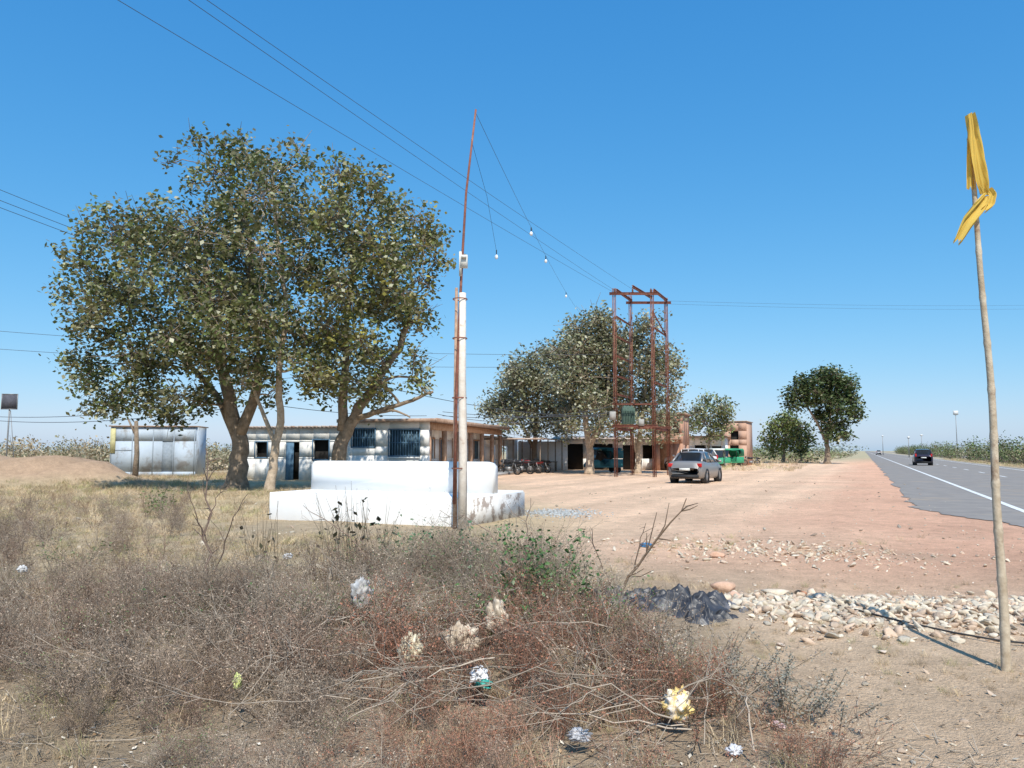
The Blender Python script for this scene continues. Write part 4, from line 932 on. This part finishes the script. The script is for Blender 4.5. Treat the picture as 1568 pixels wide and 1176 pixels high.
def car(name,loc,rz,paint,kind='sedan'):
    r=empty(name,loc,rz)
    if kind=='sedan':
        st_=[(-2.12,.66,.42,.70),(-2.08,.78,.30,.92),(-1.95,.83,.24,1.01),(-1.55,.85,.2,1.03),(-.9,.855,.2,.97),(0,.86,.2,.95),(.9,.86,.2,.95),(1.3,.855,.2,.93),(1.85,.81,.22,.82),(2.1,.7,.3,.66),(2.16,.55,.38,.56)]
        gh=[(-1.72,.70,1.0,.66,1.02),(-1.05,.74,.97,.57,1.43),(-.5,.75,.96,.58,1.49),(.1,.75,.95,.58,1.48),(.45,.75,.95,.57,1.42),(1.25,.72,.93,.66,.96)]
        wb=(-1.28,1.3); wr=.3
    else:
        st_=[(-2.1,.74,.42,.9),(-2.06,.84,.32,1.08),(-1.9,.87,.28,1.12),(-1.2,.88,.25,1.12),(0,.88,.25,1.1),(.9,.88,.25,1.1),(1.3,.87,.25,1.06),(1.85,.84,.3,.96),(2.1,.74,.38,.8)]
        gh=[(-2.04,.76,1.1,.70,1.12),(-1.8,.78,1.1,.63,1.62),(-.9,.79,1.1,.64,1.69),(.2,.79,1.1,.64,1.67),(.55,.78,1.1,.63,1.6),(1.15,.76,1.08,.7,1.1)]
        wb=(-1.3,1.35); wr=.35
    mb=MB(); loft(mb,[sec(*s_) for s_ in st_]); o=mb.obj('body',paint,parent=r,smooth=True); 
    mb=MB()
    def gs(y,wb_,zb,wt,zt,g=0): return [(-wb_-g,y,zb),(wb_+g,y,zb),((wb_+wt)/2+.02+g,y,(zb+zt)/2),(wt+g,y,zt-.05*(zt>1.2)),(wt*.8,y,zt+g),(-wt*.8,y,zt+g),(-wt-g,y,zt-.05*(zt>1.2)),(-(wb_+wt)/2-.02-g,y,(zb+zt)/2)]
    loft(mb,[gs(*g_) for g_ in gh]); mb.obj('glasshouse',M_GLASS,parent=r,smooth=False)
    mb=MB()
    tp=[g_ for g_ in gh[1:-1]]
    v=[];q=[]
    for (y,wb_,zb,wt,zt) in tp:
        for a,b_ in ((-wt-.012,zt-.07),(-wt*.82,zt+.012),(0,zt+.025),(wt*.82,zt+.012),(wt+.012,zt-.07)): v.append((a,y,b_))
    for i in range(len(tp)-1):
        for k in range(4): q.append([i*5+k,i*5+k+1,(i+1)*5+k+1,(i+1)*5+k])
    mb.add(v,q)
    for s_ in (-1,1):
        a,b_=gh[0],gh[1]; mb.tube([(s_*(a[1]),a[0],a[2]),(s_*(b_[3]+.01),b_[0],b_[4]-.04)],[.055,.05],6)
        a,b_=gh[-1],gh[-2]; mb.tube([(s_*(a[1]),a[0],a[2]),(s_*(b_[3]+.01),b_[0],b_[4]-.04)],[.04,.035],6)
        for yy_ in ((-.95,-.05) if kind=='sedan' else (-1.45,-.5,.15)): 
            mb.tube([(s_*.765,yy_,.96 if kind=='sedan' else 1.1),(s_*(.60 if kind=='sedan' else .66),yy_+.08,1.43 if kind=='sedan' else 1.62)],[.035,.03],5)
        mb.box((s_*.97,.75,1.02 if kind=='sedan' else 1.15),(.17,.1,.13)) 
    mb.obj('roof_and_pillars',paint,parent=r,smooth=True)
    mb=MB()
    for s_ in (-1,1):
        for yw in wb:
            mb.lathe((s_*.66,yw,wr),(s_,0,0),[(0,.01),(0,wr),(.05,wr+.0),(.17,wr),(.19,wr-.04),(.185,wr*.62)],20)
    mb.obj('tyres',M_RUBBER,parent=r)
    mb=MB()
    for s_ in (-1,1):
        for yw in wb: mb.lathe((s_*.66,yw,wr),(s_,0,0),[(.15,wr*.64),(.188,wr*.6),(.17,wr*.3),(.195,.04),(.195,.005)],20)
    mb.obj('wheel_rims',M_STEEL,parent=r)
    mb=MB()
    for s_ in (-1,1):
        for yw in wb: mb.lathe((s_*.60,yw,wr+.02),(s_,0,0),[(.0,wr+.07),(.265,wr+.07),(.268,wr-.02)],20)
    mb.box((0,-2.12,.33),(1.3,.06,.12)); mb.box((0,-1.0,.26),(1.5,1.8,.1)); mb.box((0,2.13,.42),(1.0,.06,.14))
    mb.obj('arches_and_lower_bumper',M_BLACKP,parent=r)
    mb=MB()
    for s_ in (-1,1):
        if kind=='sedan': mb.box((s_*.66,-2.06,.86),(.28,.1,.17),rz=-s_*.35)
        else: mb.box((s_*.72,-2.05,1.05),(.16,.1,.3))
    mb.obj('tail_lights',M_RED,parent=r,bevel=.02)
    mb=MB(); mb.box((0,-2.135,.66 if kind=='sedan' else .8),(.5,.02,.12)); mb.obj('number_plate',pmat('plate_white',(.75,.75,.7)),parent=r)
    mb=MB()
    for s_ in (-1,1): mb.box((s_*.6,2.04,.68),(.3,.12,.14),rz=s_*.4)
    mb.obj('headlights',pmat('lamp_clear',(.7,.72,.75),rough=.15),parent=r,bevel=.02)
    return r
silver=pmat('silver_paint',(.28,.265,.25),(.26,.245,.23),1,.42,metal=.4,coat=.3,spec=.5)
darkp=pmat('dark_blue_paint',(.045,.04,.065),(.04,.035,.055),1,.35,metal=.3,coat=.5)
whp=pmat('white_paint',(.7,.7,.7),(.66,.66,.66),1,.4,coat=.4)
car('parked_car',(9.1,38.4,.01),math.radians(-28),silver,'sedan')
X,Y=xy(5.6,93); car('passing_car',(X,Y,.02),math.radians(-24.4),darkp,'suv')
car('white_jeep',(13.8,60.5,.01),math.radians(40),whp,'suv')
X,Y=xy(22,260); car('oncoming_car',(X,Y,.02),math.radians(155.6),darkp,'suv')
X,Y=xy(4.6,300); car('distant_car',(X,Y,.02),math.radians(-24.4),whp,'suv')

def extr(mb,prof,x0,x1):
    n=len(prof); v=[(x0,a,b) for a,b in prof]+[(x1,a,b) for a,b in prof]
    q=[[k,(k+1)%n,(k+1)%n+n,k+n] for k in range(n)]
    c=np.mean(prof,0); v+= [(x0,*c),(x1,*c)]
    t=[[2*n,(k+1)%n,k] for k in range(n)]+[[2*n+1,k+n,(k+1)%n+n] for k in range(n)]
    mb.add(v,q,t)
def rickshaw(name,loc,rz,col,top):
    r=empty(name,loc,rz)
    mb=MB(); extr(mb,[(-1.3,.35),(-1.3,.95),(-.35,.95),(-.3,.45),(.5,.45),(.62,.9),(.95,.88),(1.25,.55),(1.25,.35)],-.62,.62); mb.obj('body',col,parent=r,bevel=.03)
    mb=MB(); extr(mb,[(-1.32,1.0),(-1.3,1.6),(-1.15,1.74),(.4,1.76),(.72,1.66),(.76,1.58),(.4,1.66),(-.5,1.64),(-.7,1.0)],-.63,.63); mb.obj('canopy',top,parent=r)
    mb=MB(); 
    for s_ in (-.6,.6): mb.tube([(s_,.9,.9),(s_,.7,1.62)],[.025,.025],6); mb.tube([(s_,-.3,.9),(s_,-.3,1.65)],[.025,.025],6)
    mb.tube([(0,.9,.8),(0,.75,1.05),(-.3,.7,1.1)],[.02]*3,5); mb.tube([(0,.75,1.05),(.3,.7,1.1)],[.02]*2,5); mb.obj('frame_and_handlebar',M_BLACKP,parent=r)
    mb=MB(); mb.add([(-.58,.86,.95),(.58,.86,.95),(.58,.72,1.58),(-.58,.72,1.58)],[[0,1,2,3]]); mb.box((0,-1.33,1.3),(.6,.02,.3)); mb.obj('windscreen',M_GLASS,parent=r)
    mb=MB()
    for p in ((-.52,-.95),(.52,-.95),(0,1.15)): mb.lathe((p[0]-.05,p[1],.22),(1,0,0),[(0,.02),(0,.2),(.02,.22),(.08,.22),(.1,.2),(.1,.02)],16)
    mb.obj('wheels',M_RUBBER,parent=r)
gp_=pmat('green_paint',(.06,.34,.18),(.04,.28,.14),1,.5); tl=pmat('teal_paint',(.04,.19,.22),(.03,.14,.16),1,.5); cn=pmat('cream_canvas',(.7,.7,.62))
rickshaw('auto_rickshaw',(21.3,76,.0),math.radians(120),gp_,gp_)
rickshaw('auto_rickshaw',(19.0,72,.0),math.radians(160),gp_,cn)
rickshaw('auto_rickshaw',(6.5,55.6,.0),math.radians(110),tl,tl)
def bike(name,loc,rz,c):
    r=empty(name,loc,rz)
    mb=MB(); a=np.linspace(0,2*math.pi,19)
    for yw in (-.62,.64): mb.tube([(0,yw+.27*math.cos(t_),.30+.27*math.sin(t_)) for t_ in a],.045,6,caps=False)
    mb.obj('tyres',M_RUBBER,parent=r)
    mb=MB(); 
    for yw in (-.62,.64): mb.lathe((-.02,yw,.3),(1,0,0),[(-.03,.01),(-.03,.07),(.06,.07),(.06,.01)],10); [mb.tube([(0,yw,.3),(0,yw+.26*math.cos(k),.3+.26*math.sin(k))],.006,3) for k in np.arange(0,6.28,.52)]
    for s_ in (-.08,.08): mb.tube([(s_,.64,.3),(s_,.42,.95)],[.022,.022],6); mb.tube([(s_,-.62,.3),(s_,-.5,.7)],[.025,.025],6)
    mb.tube([(-.34,.3,1.0),(-.1,.42,.98),(.1,.42,.98),(.34,.3,1.0)],[.015]*4,6); mb.tube([(.12,.0,.3),(.14,-.9,.34)],[.03,.045],7)
    mb.box((0,.02,.38),(.26,.34,.26)); mb.obj('frame_and_engine',M_STEEL,parent=r)
    mb=MB(); loft(mb,[[(-.06,.38,.72),(.06,.38,.72),(.05,.38,.84),(-.05,.38,.84)],[(-.13,.25,.68),(.13,.25,.68),(.1,.25,.92),(-.1,.25,.92)],[(-.13,0,.68),(.13,0,.68),(.1,0,.90),(-.1,0,.90)],[(-.08,-.15,.68),(.08,-.15,.68),(.07,-.15,.8),(-.07,-.15,.8)]])
    loft(mb,[[(-.05,-.45,.6),(.05,-.45,.6),(.05,-.45,.75),(-.05,-.45,.75)],[(-.09,-.6,.62),(.09,-.6,.62),(.08,-.6,.78),(-.08,-.6,.78)],[(-.04,-.95,.7),(.04,-.95,.7),(.04,-.95,.8),(-.04,-.95,.8)]])
    loft(mb,[[(-.05,.85,.6),(.05,.85,.6),(.05,.85,.63),(-.05,.85,.63)],[(-.06,.64,.63),(.06,.64,.63),(.06,.64,.66),(-.06,.64,.66)],[(-.05,.42,.6),(.05,.42,.6),(.05,.42,.63),(-.05,.42,.63)]])
    mb.lathe((0,.48,.88),(0,1,0),[(0,.05),(.05,.09),(.1,.09),(.11,.01)],12); mb.obj('tank_and_panels',c,parent=r)
    mb=MB(); mb.box((0,-.38,.82),(.22,.75,.09)); mb.obj('seat',M_BLACKP,parent=r,bevel=.03)
bp_=pmat('black_paint',(.03,.03,.035),rough=.3); rp_=pmat('red_paint',(.2,.03,.03),rough=.3)
bike('motorcycle',(-.2,50,0),math.radians(60),bp_); bike('motorcycle',(1.2,53,0),math.radians(75),rp_); bike('motorcycle',(2.0,54.5,0),math.radians(50),bp_); bike('motorcycle',(.6,51.5,0),math.radians(80),bp_)
bike('motorcycle',(24.6,80,0),math.radians(80),bp_)

def lamp_mast(X,Y,h,head):
    r=empty('street_mast',(X,Y,0)); mb=MB(); mb.tube([(0,0,0),(0,0,h)],[.12,.07],8); mb.obj('column',M_STEEL,parent=r)
    mb=MB(); mb.box((0,-.05,h),head); mb.box((0,0,h-.6),(head[0]*.6,.1,.08)); mb.obj('head_panel',pmat('panel_white',(.7,.7,.7)),parent=r)
lamp_mast(117,204,11.5,(1.2,.3,1.1)); lamp_mast(92,180,4.6,(.5,.2,.5)); lamp_mast(132,250,6.5,(.8,.2,.5)); lamp_mast(129,270,6.6,(.5,.2,.5))
mb=MB(); P=[(2.9,7.6),(3.1,7.1),(3.3,6.75),(3.6,6.45),(3.85,6.25),(4.3,6.1)]
P=[(a,b_,float(hgt(a,b_))+.03) for a,b_ in P]; mb.tube(P,.008,6); mb.obj('dark_ground_tube',M_BLACKP)  # thin curved black tube lying across the rubble

# ------------------------------------------------------------------ light
el=math.radians(52)
d=Vector((-.13,1,0)).normalized()*math.cos(el); d.z=-math.sin(el)
ld=bpy.data.lights.new('sun','SUN'); ld.energy=5.0; ld.angle=math.radians(.5); ld.color=(1,.955,.87)
lo=bpy.data.objects.new('sun',ld); COL.objects.link(lo); lo.rotation_euler=d.to_track_quat('-Z','Y').to_euler(); lo.location=(0,-10,30)
w=bpy.data.worlds.new('World'); sc.world=w; w.use_nodes=True; nt=w.node_tree
sky=nt.nodes.new('ShaderNodeTexSky'); sky.sky_type='NISHITA'; sky.sun_disc=False; sky.sun_elevation=el; sky.sun_rotation=math.atan2(-d.x,-d.y)
sky.air_density=1.0; sky.dust_density=.6; sky.ozone_density=2.0; sky.altitude=200
STR=.12
bg=nt.nodes['Background']; bg.inputs['Strength'].default_value=STR
sepn=nt.nodes.new('ShaderNodeSeparateColor'); comb=nt.nodes.new('ShaderNodeCombineColor'); nt.links.new(sky.outputs[0],sepn.inputs[0])
for ch,(a,p) in enumerate([(.84,1.27),(.86,.68),(1.05,.41)]):
    m1=nt.nodes.new('ShaderNodeMath'); m1.operation='MULTIPLY'; m1.inputs[1].default_value=STR; nt.links.new(sepn.outputs[ch],m1.inputs[0])
    m2=nt.nodes.new('ShaderNodeMath'); m2.operation='POWER'; m2.inputs[1].default_value=p; nt.links.new(m1.outputs[0],m2.inputs[0])
    m3=nt.nodes.new('ShaderNodeMath'); m3.operation='MULTIPLY'; m3.inputs[1].default_value=a/STR; nt.links.new(m2.outputs[0],m3.inputs[0])
    nt.links.new(m3.outputs[0],comb.inputs[ch])
nt.links.new(comb.outputs[0],bg.inputs[0])
sc.view_settings.view_transform='Standard'; sc.view_settings.look='None'; sc.view_settings.exposure=0

cam=bpy.data.cameras.new('camera'); co=bpy.data.objects.new('camera',cam); COL.objects.link(co)
cam.lens=27.2; cam.sensor_width=36; cam.clip_end=6000; cam.clip_start=.05
co.location=(0,0,1.55); co.rotation_euler=(math.radians(90+4.92),0,0)
sc.camera=co
print('verts',sum(len(o.data.vertices) for o in bpy.data.objects if o.type=='MESH'))
